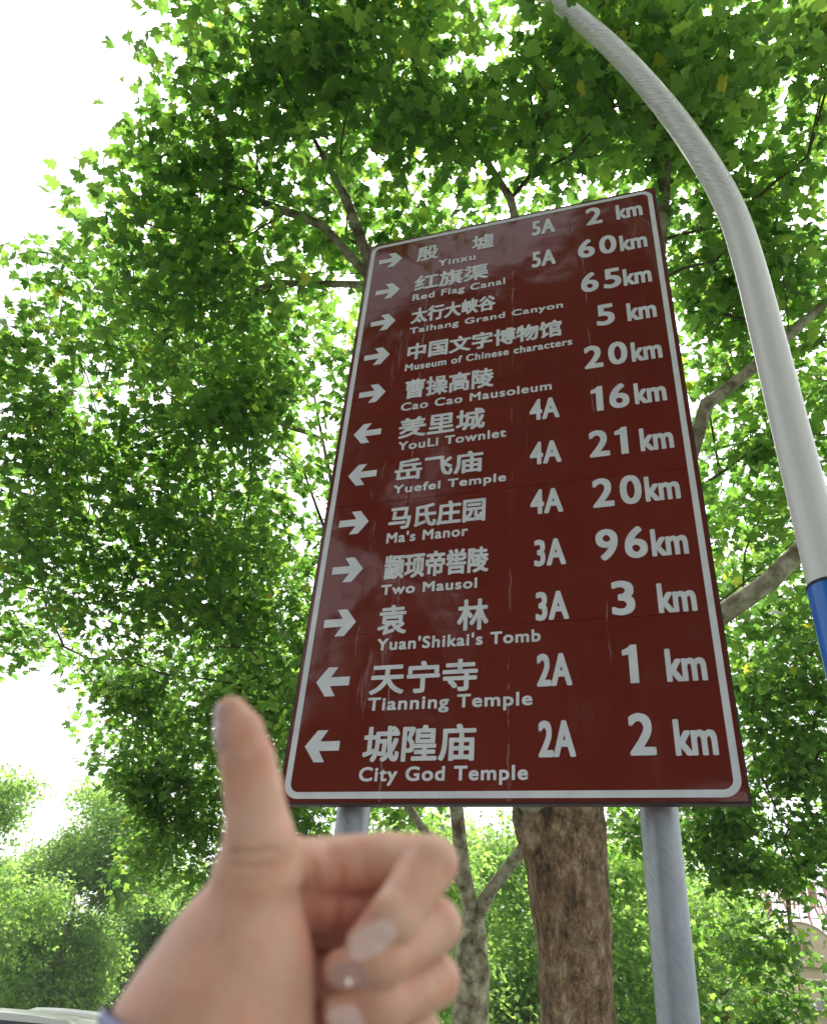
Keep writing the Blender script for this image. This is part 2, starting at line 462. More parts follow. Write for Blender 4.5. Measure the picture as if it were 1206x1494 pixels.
def strip_outline(m0, m1, r0, r1):
    """rounded-rectangle band from margin m0 to m1"""
    def ring(m, r):
        pts = []
        for (cu, cv, a0) in ((SW - m - r, SH - m - r, 0), (m + r, SH - m - r, 90), (m + r, m + r, 180), (SW - m - r, m + r, 270)):
            for k in range(9):
                a = rad(a0 + k * 90 / 8); pts.append((cu + r * math.cos(a), cv + r * math.sin(a)))
        return pts
    A, B = ring(m0, r0), ring(m1, r1); n = len(A)
    V = [P(u, v, 0.0025) for u, v in A] + [P(u, v, 0.0025) for u, v in B]
    return V, [(k, (k + 1) % n, n + (k + 1) % n, n + k) for k in range(n)]


V, F = strip_outline(0.018, 0.054, 0.085, 0.05)
MB().add(V, F).build('border_line', M_WHITE, sign, None)

DEPS = None


def glyphs(text, offset=0.0, spacing=1.0):
    cu = bpy.data.curves.new('lettering', 'FONT'); cu.body = text; cu.offset = offset; cu.space_character = spacing
    cu.resolution_u = 5
    o = link(bpy.data.objects.new('lettering', cu))
    dg = bpy.context.evaluated_depsgraph_get(); dg.update()
    me = bpy.data.meshes.new_from_object(o.evaluated_get(dg))
    V = np.array([v.co[:] for v in me.vertices]) if len(me.vertices) else np.zeros((1, 3))
    F = [tuple(p.vertices) for p in me.polygons]
    bpy.data.objects.remove(o); bpy.data.curves.remove(cu); bpy.data.meshes.remove(me)
    return V, F


CAPH = glyphs('H')[0][:, 1].max()


ONE = (np.array([(0.40, 0), (0.95, 0), (0.95, 1), (0.55, 1), (0.40, 0.93), (0.0, 0.86), (0.0, 0.72), (0.40, 0.74)]), [(0, 1, 2, 3, 4, 7), (4, 5, 6, 7)])


def lettering(name, items, bold, cap=None, spacing=1.0):
    """items: (text, u0, v0, u1, v1). cap: fit height to the font's capital height instead of the ink box.
    Strokes are fattened by laying the glyphs a few times, shifted by `bold` metres, each 0.1 mm prouder."""
    mb = MB()
    for (tx, u0, v0, u1, v1) in items:
        if tx == '1':
            V, F = ONE
            mb.add([P(u0 + x * (u1 - u0), v0 + y * (v1 - v0), 0.0025) for x, y in V], F); continue
        V, F = glyphs(tx, 0.0, spacing)
        x0, x1 = V[:, 0].min(), V[:, 0].max()
        y0, y1 = (0.0, CAPH) if cap else (V[:, 1].min(), V[:, 1].max())
        U = u0 + bold + (V[:, 0] - x0) / (x1 - x0) * (u1 - u0 - 2 * bold)
        W = v0 + bold + (V[:, 1] - y0) / (y1 - y0) * (v1 - v0 - 2 * bold)
        for q, (du, dv) in enumerate(((0, 0), (1, .7), (-1, .7), (1, -.7), (-1, -.7), (0, 1), (0, -1))):
            mb.add([P(a + du * bold, c + dv * bold, 0.0025 + 0.0001 * q) for a, c in zip(U, W)], F)
    return mb.build(name, M_WHITE, sign, None)


ROWS_V = [4.43, 4.055, 3.672, 3.270, 2.875, 2.495, 2.122, 1.725, 1.352, 0.972, 0.597, 0.210]
CN = [[("殷", 0.445, 4.43, 0.633, 4.62), ("墟", 0.923, 4.43, 1.111, 4.62)], [("红旗渠", 0.453, 4.055, 1.073, 4.245)],
      [("太行大峡谷", 0.455, 3.672, 1.137, 3.848)], [("中国文字博物馆", 0.458, 3.270, 1.633, 3.446)], [("曹操高陵", 0.470, 2.871, 1.137, 3.063)],
      [("羑里城", 0.458, 2.495, 1.085, 2.688)], [("岳飞庙", 0.461, 2.122, 1.081, 2.308)], [("马氏庄园", 0.458, 1.725, 1.108, 1.913)],
      [("颛顼帝喾陵", 0.465, 1.352, 1.136, 1.537)], [("袁", 0.461, 0.972, 0.647, 1.172), ("林", 0.958, 0.968, 1.145, 1.172)],
      [("天宁寺", 0.454, 0.597, 1.092, 0.793)], [("城隍庙", 0.456, 0.210, 1.095, 0.413)]]
EN = [("Yinxu", 0.640, 4.316, 0.960, 4.398), ("Red Flag Canal", 0.448, 3.945, 1.210, 4.021), ("Taihang Grand Canyon", 0.455, 3.562, 1.648, 3.628),
      ("Museum of Chinese characters", 0.451, 3.160, 1.702, 3.232), ("Cao Cao Mausoleum", 0.455, 2.759, 1.548, 2.837),
      ("YouLi Townlet", 0.466, 2.391, 1.234, 2.468), ("Yuefei Temple", 0.466, 2.019, 1.238, 2.089), ("Ma's Manor", 0.457, 1.625, 0.999, 1.704),
      ("Two Mausol", 0.459, 1.246, 1.070, 1.318), ("Yuan'Shikai's Tomb", 0.472, 0.872, 1.446, 0.949), ("Tianning Temple", 0.456, 0.503, 1.397, 0.581),
      ("City God Temple", 0.451, 0.108, 1.371, 0.185)]
RT = [("5A", 1.424, 4.468, 1.612, 4.656), ("5A", 1.421, 4.072, 1.608, 4.262), None, None, None, ("4A", 1.394, 2.500, 1.595, 2.689),
      ("4A", 1.394, 2.122, 1.597, 2.310), ("4A", 1.394, 1.733, 1.597, 1.922), ("3A", 1.414, 1.356, 1.602, 1.546), ("3A", 1.419, 0.998, 1.608, 1.186),
      ("2A", 1.422, 0.605, 1.612, 0.797), ("2A", 1.426, 0.221, 1.617, 0.416)]
DI = [("2", 1.858, 4.462), ("60", 1.780, 4.075), ("65", 1.788, 3.679), ("5", 1.881, 3.300), ("20", 1.777, 2.900), ("16", 1.806, 2.507), ("21", 1.774, 2.125),
      ("20", 1.777, 1.736), ("96", 1.778, 1.358), ("3", 1.845, 1.000), ("1", 1.880, 0.603), ("2", 1.883, 0.222)]


def digits(tx, u, v):
    it, x = [], u
    for k, c in enumerate(tx):
        wd = 0.082 if c == '1' else 0.128
        it.append((c, x, v, x + wd, v + 0.219)); x += wd + 0.036
    return it


KM = [(2.093, 4.460), (2.096, 4.071), (2.094, 3.676), (2.094, 3.301), (2.094, 2.902), (2.085, 2.519), (2.089, 2.126), (2.087, 1.742), (2.090, 1.359), (2.093, 0.998), (2.097, 0.601), (2.100, 0.217)]
AR = [(0.102, 4.527, 1), (0.115, 4.127, 1), (0.114, 3.752, 1), (0.102, 3.374, 1), (0.107, 2.982, 1), (0.112, 2.595, -1), (0.118, 2.218, -1),
      (0.106, 1.817, 1), (0.108, 1.453, 1), (0.107, 1.075, 1), (0.114, 0.691, -1), (0.104, 0.307, -1)]
AP = [(0, .5), (.32, 1), (.62, 1), (.43, .65), (1, .65), (1, .35), (.43, .35), (.62, 0), (.32, 0)]
for i in range(12):
    u, v, s_ = AR[i]
    sgn = (lambda x: 1 - x) if s_ > 0 else (lambda x: x)
    ab_ = MB()
    for poly in ([(0, .5), (.32, 1), (.62, 1), (.43, .65)], [(0, .5), (.43, .35), (.62, 0), (.32, 0)], [(0, .5), (.43, .65), (1, .65), (1, .35), (.43, .35)]):
        ab_.add([P(u + sgn(x) * 0.211, v + (y - .5) * 0.182, 0.0025) for x, y in poly], [tuple(range(len(poly)))])
    ab_.build('arrow', M_WHITE, sign, None)
    for one in CN[i]: lettering('place_name', [one], 0.0055)
    lettering('place_translation', [EN[i]], 0.0032, cap=True, spacing=1.12)
    if RT[i]: lettering('rating', [RT[i]], 0.0065, spacing=1.1)
    lettering('distance_figure', digits(*DI[i]), 0.0075)
    lettering('distance_unit', [("km", KM[i][0], KM[i][1], KM[i][0] + 0.200, KM[i][1] + 0.186)], 0.0065)
# posts behind the panel, with clamps to the back rails
for u in (0.367, 1.99):
    q = P(u, 0, -0.19)
    o = MB().tube([(0, 0, 0), (0, 0, 0.6), (0, 0, 2.0), (0, 0, BL[2] - GZ + SH - 0.35)], 0.093, 40, ref=(1, 0, 0)).build('post', M_ZINC, None)
    o.parent = sign; o.location = tuple(np.array([q[0], q[1], GZ]) - foot)
    MB().box((q[0], q[1], GZ + 0.02), (0.5, 0.5, 0.04)).build('base_plate', M_STEEL, o, None)
rb = MB()
for v in [0.25 + 0.61 * i for i in range(8)]:
    c = [P(u, v + dv, w_) for u in (0.06, SW - 0.06) for dv in (-0.03, 0.03) for w_ in (-0.075, -0.0125)]
    rb.add(c, [(0, 1, 3, 2), (4, 6, 7, 5), (0, 4, 5, 1), (2, 3, 7, 6), (0, 2, 6, 4), (1, 5, 7, 3)])
rb.build('back_rails', M_STEEL, sign, None)

# ------------------------------------------------------------------ curved pole on the right
pole = empty('curved_pole', (1.78, 2.89, GZ))
tag(pole, 'white curved steel pole with blue lower section, arching over right of the road sign', 'pole')
zz = 3.39 + CAM_Z - 1.6
path = [(1.78, 2.89, 3.36), (1.78, 2.89, 4.2), (1.78, 2.89, 5.0), (1.775, 2.891, 5.5), (1.755, 2.898, 5.95), (1.70, 2.917, 6.37), (1.58, 2.962, 6.98), (1.42, 3.02, 7.61), (1.25, 3.08, 8.18), (1.085, 3.14, 8.66),
        (0.82, 3.235, 9.34), (0.50, 3.35, 10.05), (0.05, 3.51, 10.8), (-0.6, 3.75, 11.5), (-1.5, 4.07, 12.1)]
# resample smooth
pp = []
for i in range(len(path) - 1):
    a0 = Vector(path[max(i - 1, 0)]); a1_ = Vector(path[i]); a2_ = Vector(path[i + 1]); a3_ = Vector(path[min(i + 2, len(path) - 1)])
    for k in range(5):
        s_ = k / 5
        pp.append(0.5 * ((2 * a1_) + (a2_ - a0) * s_ + (2 * a0 - 5 * a1_ + 4 * a2_ - a3_) * s_ ** 2 + (3 * a1_ - a0 - 3 * a2_ + a3_) * s_ ** 3))
pp.append(Vector(path[-1]))
MB().tube(pp, [0.086 - 0.006 * i / len(pp) for i in range(len(pp))], 40, ref=(1, 0, 0)).build('upper_arm', M_POLE, pole)
MB().tube([(1.78, 2.89, GZ), (1.78, 2.89, 1.5), (1.78, 2.89, 3.368)], 0.0905, 40).build('blue_section', M_BLUE, pole)
MB().tube([(1.78, 2.89, 3.365), (1.78, 2.89, 3.378)], 0.0925, 40).build('joint_ring', M_RUBBER, pole)
MB().tube([(1.78, 2.89, GZ), (1.78, 2.89, GZ + 0.03)], 0.2, 24).build('base_flange', M_BLUE, pole)

# ------------------------------------------------------------------ trees
HALF = [(0.0, -0.03), (0.20, -0.08), (0.45, 0.05), (0.37, 0.19), (0.30, 0.27), (0.57, 0.45), (0.40, 0.54), (0.22, 0.53), (0.25, 0.74), (0.0, 1.0)]
HALF_FAR = [(0.0, 0.0), (0.40, 0.03), (0.27, 0.27), (0.52, 0.50), (0.21, 0.54), (0.0, 1.0)]


def leaf_template(half):
    pts = half + [(-x, y) for x, y in half[-2:0:-1]]
    pts = np.array(pts + [(0.0, 0.33)])
    n = len(pts) - 1
    tri = np.array([(k, (k + 1) % n, n) for k in range(n)])
    return pts, tri


def leaves_mesh(name, C_, dirs, nrm, size, rng, half):
    pts, tri = leaf_template(half)
    n, k = len(C_), len(pts)
    nrm = nrm / np.linalg.norm(nrm, axis=1, keepdims=True)
    dirs = dirs - nrm * (dirs * nrm).sum(1, keepdims=True)
    dirs /= np.linalg.norm(dirs, axis=1, keepdims=True) + 1e-9
    xs = np.cross(dirs, nrm)
    fold = rng.uniform(-0.5, 1.0, n)[:, None]; droop = rng.uniform(-0.2, 0.8, n)[:, None]
    px = pts[:, 0][None]; py = pts[:, 1][None]
    wx = rng.uniform(0.85, 1.1, n)[:, None]
    pz = -fold * np.abs(px) ** 1.5 - droop * (py - 0.33) ** 2
    V = C_[:, None, :] + size[:, None, None] * ((px * wx)[..., None] * xs[:, None, :] + (py + 0 * px + 0 * wx)[..., None] * dirs[:, None, :] + pz[..., None] * nrm[:, None, :])
    F = (tri[None] + (np.arange(n) * k)[:, None, None]).reshape(-1, 3)
    return uni_mesh(name, V.reshape(-1, 3), F)


def grow(trunk, limbs, clusters, rng, alpha=0.35, step=0.45):
    """skeleton: trunk polyline + traced limbs, then every cluster is joined to it; returns nodes, parent, radius"""
    nodes = [np.array(p, float) for p in trunk]; par = [-1] + list(range(len(trunk) - 1)); path = [0.0]
    for i in range(1, len(nodes)): path.append(path[-1] + np.linalg.norm(nodes[i] - nodes[i - 1]))
    fixed = {}
    for (pts, r0, r1) in limbs:
        pts = [np.array(p, float) for p in pts]
        ds = [np.linalg.norm(pts[0] - q) for q in nodes]; k = int(np.argmin(ds)); prev = k
        chain = []
        if ds[k] > 0.05: chain.append(pts[0])
        fine = chain
        for a, b_ in zip(pts[:-1], pts[1:]):
            m = max(1, int(np.linalg.norm(b_ - a) / step))
            for q in range(1, m + 1): fine.append(a + (b_ - a) * q / m)
        for j, q in enumerate(fine):
            nodes.append(q); par.append(prev); path.append(path[prev] + np.linalg.norm(q - nodes[prev])); prev = len(nodes) - 1
            fixed[prev] = r0 + (r1 - r0) * j / max(1, len(fine) - 1)
    top = nodes[len(trunk) - 1]
    order = np.argsort([np.linalg.norm(c - top) for c in clusters])
    arr = np.zeros((len(nodes) + len(clusters) * 14, 3)); arr[:len(nodes)] = nodes; cost = np.zeros(len(arr)); cost[:len(nodes)] = path
    ok = np.zeros(len(arr), bool); ok[len(trunk) - 2:len(nodes)] = True
    n = len(nodes)
    for ci in order:
        c = clusters[ci]
        d = np.linalg.norm(arr[:n] - c, axis=1) + alpha * cost[:n] + np.where(ok[:n], 0, 1e6)
        k = int(np.argmin(d)); a = arr[k].copy(); L = np.linalg.norm(c - a); m = int(max(1, min(12, L / step))); prev = k
        bow = rng.normal(0, 0.05, 3) * L + np.array([0, 0, 0.06 * L])
        for q in range(1, m + 1):
            s_ = q / m
            p = a + (c - a) * s_ + bow * 4 * s_ * (1 - s_) * 0.6 + (rng.normal(0, 0.02, 3) if q < m else 0)
            arr[n] = p; par.append(prev); cost[n] = cost[prev] + np.linalg.norm(p - arr[prev]); ok[n] = True; prev = n; n += 1
    arr = arr[:n]; e = 2.35
    acc = np.zeros(n); child = np.zeros(n, int)
    for i in range(n):
        if par[i] >= 0: child[par[i]] += 1
    for i in range(n - 1, -1, -1):
        if child[i] == 0: acc[i] += 0.0055 ** e
        if par[i] >= 0: acc[par[i]] += acc[i]
    r = acc ** (1 / e)
    for k, v in fixed.items(): r[k] = max(v, 0.0)
    return arr, par, r, len(trunk)


def branch_mesh(name, arr, par, r, i0, rmin):
    mb_v, mb_f, mb_m = [], [], []; b = 0
    for i in range(len(arr)):
        p = par[i]
        if p < 0 or i < i0: continue
        a = Vector(arr[p]); c = Vector(arr[i]); t = c - a
        if t.length < 1e-5: continue
        k = 5 if r[i] < 0.02 else (8 if r[i] < 0.06 else 14)
        ra = min(r[p], r[i] * 1.25); t.normalize(); ref = t.orthogonal().normalized(); bi = t.cross(ref)
        c2 = c + t * r[i] * 0.5
        for (q, rr_) in ((a, ra), (c2, r[i])):
            for s_ in range(k):
                an = 2 * math.pi * s_ / k; mb_v.append(q + (ref * math.cos(an) + bi * math.sin(an)) * rr_)
        for s_ in range(k):
            s2 = (s_ + 1) % k; mb_f.append((b + s_, b + s2, b + k + s2, b + k + s_)); mb_m.append(int(r[i] < rmin))
        b += 2 * k
    me = bpy.data.meshes.new(name); me.from_pydata([tuple(v) for v in mb_v], [], mb_f); smooth(me)
    return me, mb_m


def sample_clusters(lobes, rng, dens, gap=0.42, nscale=0.8, seed=0):
    out_ = []
    for (c, r, fz) in lobes:
        m = int(dens * r * r)
        q = rng.normal(0, 1, (m * 3, 3)); q /= np.linalg.norm(q, axis=1, keepdims=True)
        q *= (rng.uniform(0, 1, (m * 3, 1)) ** (1 / 2.2)) * r; q[:, 2] *= fz
        k = 0
        for p in q + np.array(c):
            if k >= m: break
            if mnoise.noise(Vector(p) * nscale + Vector((seed * 7.3, 0, 0))) * 0.5 + 0.5 < gap: continue
            out_.append(p); k += 1
    return np.array(out_)


def trunk_mesh(name, pts, radii, rng, n=72, lump=0.075, seed=0, fine=0.03):
    pts = [Vector(p) for p in pts]
    # resample
    P_, R_ = [], []
    for i in range(len(pts) - 1):
        m = max(1, int((pts[i + 1] - pts[i]).length / fine))
        for k in range(m): P_.append(pts[i].lerp(pts[i + 1], k / m)); R_.append(radii[i] + (radii[i + 1] - radii[i]) * k / m)
    P_.append(pts[-1]); R_.append(radii[-1])
    V, F = [], []
    for i, p in enumerate(P_):
        for k in range(n):
            a = 2 * math.pi * k / n; d = Vector((math.cos(a), math.sin(a), 0))
            q = p + d * R_[i]
            l = mnoise.fractal(q * 2.2 + Vector((seed, 0, 0)), 1.0, 2.0, 3) * lump + mnoise.noise(Vector((q.x * 9, q.y * 9, q.z * 4))) * lump * 0.35 + abs(mnoise.noise(Vector((q.x * 24, q.y * 24, q.z * 11)))) * lump * 0.45
            q = p + d * R_[i] * (1 + l)
            V.append(tuple(q))
    for i in range(len(P_) - 1):
        for k in range(n):
            k2 = (k + 1) % n; F.append((i * n + k, i * n + k2, (i + 1) * n + k2, (i + 1) * n + k))
    F.append(tuple((len(P_) - 1) * n + k for k in range(n)))
    me = bpy.data.meshes.new(name); me.from_pydata(V, [], F); smooth(me)
    return me


def plane_tree(name, label, cat, base, trunk, radii, lobes, seed, dens=20, per=30, leaf=(0.09, 0.19), spread=0.28, tilt=0.58, half=HALF, lmat=None, limbs=(),
               group=None, gap=0.42, bark=None, sub=0.45, limb_mat=None):
    rng = np.random.default_rng(seed)
    root = empty(name, base); tag(root, label, cat, group)
    bo = np.array(base)
    cl = sample_clusters(lobes, rng, dens, gap=gap, seed=seed)
    arr, par, r, i0 = grow([np.array(p) for p in trunk], limbs, cl, rng, step=sub)
    put('trunk', trunk_mesh('trunk', [np.array(p) - bo for p in trunk], radii, rng, seed=seed), bark or M_BARK, root)
    A = arr - bo
    me, mi = branch_mesh('branches', A, par, r, i0, 0.022)
    put('branches', me, limb_mat or M_LIMB, root)
    me.materials.append(M_TWIG); me.polygons.foreach_set('material_index', mi)
    n = len(cl) * per
    C0 = np.repeat(cl - bo, per, axis=0)
    sp_ = np.repeat(rng.uniform(0.7, 1.25, len(cl)), per)[:, None] * spread
    off = np.clip(rng.normal(0, 1, (n, 3)), -1.7, 1.7) * sp_ * np.array([1, 1, 0.62])
    dirs = off / (np.linalg.norm(off, axis=1, keepdims=True) + 1e-6) + rng.normal(0, 0.45, (n, 3)) + np.array([0, 0, -0.55])
    nrm = np.array([0, 0, 1.0]) + rng.normal(0, tilt, (n, 3)) + 0.25 * off / (sp_ + 1e-6)
    size = rng.uniform(leaf[0], leaf[1], n) * np.where(rng.random(n) < 0.15, 0.65, 1.0)
    put('crown', leaves_mesh('crown', C0 + off, dirs, nrm, size, rng, half), lmat or LEAF, root)
    print(name, 'clusters', len(cl), 'leaves', n)
    return root


def L_(px, py, d, r, fz=0.85):
    return (at(px, py, d), r, fz)


# the plane tree whose trunk stands right behind the sign
b1 = (1.93, 8.45, -0.02)
t1 = [(1.93, 8.45, -0.02), (1.92, 8.44, 0.5), (1.885, 8.43, 2.0), (1.87, 8.43, 2.6), (1.83, 8.42, 3.2), (1.76, 8.40, 3.7), (1.70, 8.38, 4.5)]
lim1 = [([(1.76, 8.35, 3.5), at(775, 1150, 8.0), at(700, 960, 8.4)], 0.22, 0.14),
        ([(1.80, 8.38, 4.4), at(1040, 905, 7.7), at(1120, 850, 7.6), at(1200, 770, 7.6), at(1290, 690, 7.8)], 0.145, 0.06),
        ([(1.80, 8.38, 4.5), at(1000, 690, 7.9), at(1030, 590, 8.0), at(1095, 540, 8.2), at(1206, 440, 8.4)], 0.13, 0.04),
        ([(1.80, 8.38, 4.5), at(940, 600, 8.4), at(968, 290, 8.8), at(975, 120, 9)], 0.14, 0.05),
        ([(1.80, 8.38, 4.5), at(790, 500, 8.2), at(745, 290, 8.2), at(690, 205, 8.2), at(620, 120, 8.2)], 0.12, 0.03),
        ([(1.80, 8.38, 4.5), at(640, 560, 8.6), at(535, 400, 8.8), at(470, 328, 9), at(370, 290, 9.2)], 0.12, 0.04),
        ([at(545, 400, 8.8), at(505, 290, 8.8), at(435, 160, 8.8)], 0.07, 0.02),
        ([(1.80, 8.38, 4.5), at(640, 600, 8.8), at(530, 415, 9.4), at(400, 412, 9.8), at(290, 455, 10.2)], 0.08, 0.03)]
lob1 = [L_(395, 110, 8.8, 1.3), L_(270, 215, 9, 0.65), L_(300, 130, 9, 0.6), L_(520, 60, 8.2, 1.5), L_(760, 60, 8, 1.6), L_(1000, 60, 8, 1.7), L_(1190, 60, 8.5, 1.8), L_(1150, 300, 9, 1.8),
        L_(960, 200, 9, 1.5), L_(640, 250, 9.2, 1.6), L_(430, 310, 9.5, 1.7), L_(250, 290, 9.5, 1.1), L_(1160, 540, 10, 1.6), L_(1110, 740, 10.5, 1.5),
        L_(1060, 430, 9.5, 1.1), L_(300, 420, 9.8, 1.3), L_(310, 30, 9, 0.6)]
plane_tree('plane_tree', 'big plane tree with thick brown trunk standing right behind the road sign', 'tree', b1, t1,
           [0.43, 0.37, 0.33, 0.345, 0.385, 0.47, 0.43], lob1, 11, dens=18, per=29, limbs=lim1)

# slimmer pale plane tree further back, left of the brown trunk
b2 = tuple(np.append(at(686, 1494, 11)[:2], -0.02))
q2 = at(690, 1345, 11)
t2 = [b2, (b2[0], b2[1], 1.0), (q2[0], q2[1], q2[2] - 0.5), (q2[0], q2[1], q2[2] + 0.15)]
lim2 = [([q2, at(675, 1270, 11), at(665, 1172, 11), at(655, 1000, 11.2)], 0.11, 0.07),
        ([q2, at(715, 1300, 11), at(765, 1235, 11), at(860, 1100, 11.3)], 0.09, 0.06),
        ([at(675, 1290, 11), at(610, 1200, 11.4), at(560, 1120, 11.6), at(520, 900, 12), at(440, 680, 12.4)], 0.07, 0.015),
        ([at(560, 1120, 11.6), at(545, 1000, 12), at(470, 640, 12.4), at(455, 560, 12.6)], 0.065, 0.015),
        ([at(470, 640, 12.4), at(380, 605, 12.2), at(290, 610, 12), at(180, 660, 11.8)], 0.05, 0.02)]
lob2 = [L_(520, 560, 12.4, 1.5), L_(490, 760, 12.8, 1.4), L_(460, 950, 13, 1.3), L_(560, 1150, 13, 0.9), L_(700, 900, 13, 2.2), L_(900, 900, 13, 2.0),
        L_(640, 700, 13, 1.8), L_(380, 560, 12, 1.3)]
plane_tree('plane_tree', 'slimmer pale barked plane tree forking low, left of the thick brown trunk', 'tree', b2, t2, [0.30, 0.25, 0.23, 0.13], lob2, 12,
           dens=17, per=28, limbs=lim2, bark=M_LIMB)

# plane tree on the left whose boughs hang over the road
b3 = tuple(np.append(at(330, 1494, 14.5)[:2], -0.02))
t3 = [b3, (b3[0], b3[1], 1.6), (b3[0] - .05, b3[1], 3.2), (b3[0] - .1, b3[1] - .1, 4.4)]
lob3 = [L_(170, 470, 11.4, 1.4), L_(50, 560, 11.4, 1.1), L_(330, 600, 11.6, 1.5), L_(110, 700, 11.8, 1.7), L_(300, 780, 12.2, 1.6), L_(50, 830, 12, 1.0),
        L_(220, 880, 12.6, 1.5), L_(390, 900, 13.4, 1.5), L_(55, 930, 12.5, 0.6)]
lob3b = [L_(210, 1000, 14.4, 0.9), L_(330, 970, 14.6, 1.3), L_(140, 1010, 14.4, 0.5), L_(430, 1000, 15, 1.2), L_(270, 1030, 15.4, 1.25), L_(380, 1060, 16, 1.4), L_(200, 1150, 15.8, 0.95), L_(300, 1190, 16, 1.3), L_(440, 1190, 16.4, 1.2),
         L_(225, 1260, 15.8, 0.75), L_(165, 1080, 15.4, 0.55), L_(330, 1290, 16, 0.8), L_(390, 1180, 16.6, 1.2), L_(250, 1120, 16.2, 1.1)]
plane_tree('plane_tree', 'plane tree at left with broad boughs reaching over the road', 'tree', b3, t3, [0.34, 0.27, 0.24, 0.2], lob3, 13,
           dens=25, per=29, half=HALF)
b5 = tuple(np.append(at(345, 1494, 17)[:2], -0.02))
t5 = [b5, (b5[0], b5[1], 1.6), (b5[0] - .05, b5[1], 3.0), (b5[0] - .1, b5[1] - .1, 4.0)]
plane_tree('plane_tree', 'dark dense plane tree with drooping boughs, behind the raised thumb', 'tree', b5, t5, [0.30, 0.25, 0.22, 0.18], lob3b, 16,
           dens=26, per=32, leaf=(0.11, 0.18), half=HALF, gap=0.40)

# plane tree on the right, boughs hanging down beside the right-hand post
b4 = tuple(np.append(at(1290, 1494, 15)[:2], -0.02))
t4 = [b4, (b4[0], b4[1], 1.6), (b4[0] - .05, b4[1], 3.2), (b4[0] - .2, b4[1], 4.6)]
lob4 = [L_(1130, 900, 14, 1.6), L_(1220, 1000, 14, 1.4), L_(1110, 1070, 14.5, 1.3), L_(1150, 1190, 14.5, 1.05), L_(1080, 1260, 15, 1.0), L_(1100, 1360, 15, 0.85),
        L_(1120, 1460, 15, 0.75), L_(1050, 1170, 15, 1.0), L_(1000, 1210, 15.5, 0.9), L_(1130, 1290, 14.8, 0.7), L_(1190, 1240, 14.6, 0.5), L_(920, 1190, 15.5, 0.8), L_(1170, 1120, 14.5, 0.9)]
plane_tree('plane_tree', 'plane tree at right with leafy boughs hanging low beside the right signpost', 'tree', b4, t4, [0.34, 0.27, 0.24, 0.2], lob4, 14,
           dens=27, per=30, leaf=(0.12, 0.19))

# row of lighter green trees beyond, seen under the sign
FG = 'light green trees beyond the plane trees'


def far_tree(x, y, h, r, seed, label, dens=15, per=44, leaf=(0.12, 0.19), low=1.4, group=FG, lm=None):
    z = -0.02
    tk = [(x, y, z), (x, y, 1.2), (x + .1, y, h * 0.35), (x, y, h * 0.55)]
    rng = np.random.default_rng(seed); lobes = []
    zc = low + (h - low) / 2
    for k in range(11):
        a = rng.uniform(0, 6.283); q = rng.uniform(0.1, 0.72); el = rng.uniform(-0.8, 0.8)
        wd = math.sqrt(max(0.1, 1 - el * el))
        lobes.append((np.array([x + math.cos(a) * q * r * wd, y + math.sin(a) * q * r * wd, zc + el * (h - low) / 2]), r * rng.uniform(0.38, 0.55), 0.9))
    return plane_tree('broadleaf_tree', label, 'tree', (x, y, z), tk, [0.2, 0.16, 0.13, 0.08], lobes, seed, dens=dens, per=per, leaf=leaf, spread=0.42, tilt=0.9,
                      half=HALF_FAR, lmat=lm or LEAF_FAR, group=group, sub=0.9)


def gp(px, d):
    q = at(px, 1494, d); return q[0], q[1]


x, y = gp(590, 21); far_tree(x, y, 7.5, 3.0, 21, 'light green tree far behind the fist and the pale forked tree')
x, y = gp(770, 24); far_tree(x, y, 8.5, 3.4, 22, 'light green tree showing between the two plane trunks under the sign')
x, y = gp(930, 22); far_tree(x, y, 7.5, 3.0, 23, 'light green tree showing between brown trunk and right signpost')
x, y = gp(1060, 19); far_tree(x, y, 6.2, 2.1, 24, 'low light green tree just right of the right signpost')
x, y = gp(670, 29); far_tree(x, y, 9.5, 3.8, 31, 'wide green tree farthest back behind the pale forked tree')
x, y = gp(1010, 30); far_tree(x, y, 9.0, 3.8, 32, 'wide green tree farthest back behind the right signpost')
x, y = gp(60, 36); far_tree(x, y, 11.5, 5.2, 25, 'bright green round tree beyond the cars at the left edge', dens=12, per=72, leaf=(0.14, 0.22))
x, y = gp(230, 44); far_tree(x, y, 11.0, 6.0, 26, 'broad green tree beyond the cars, next to the wrist', dens=11, per=72, leaf=(0.16, 0.24))
x, y = gp(-120, 30); far_tree(x, y, 11.5, 3.4, 27, 'taller tree cut by the left edge of the view beyond the road', dens=12, per=72, leaf=(0.14, 0.22))
x, y = gp(420, 40); far_tree(x, y, 9.0, 5.0, 28, 'green tree hidden mostly by the hand, beyond the road', dens=11, per=72, leaf=(0.16, 0.24))

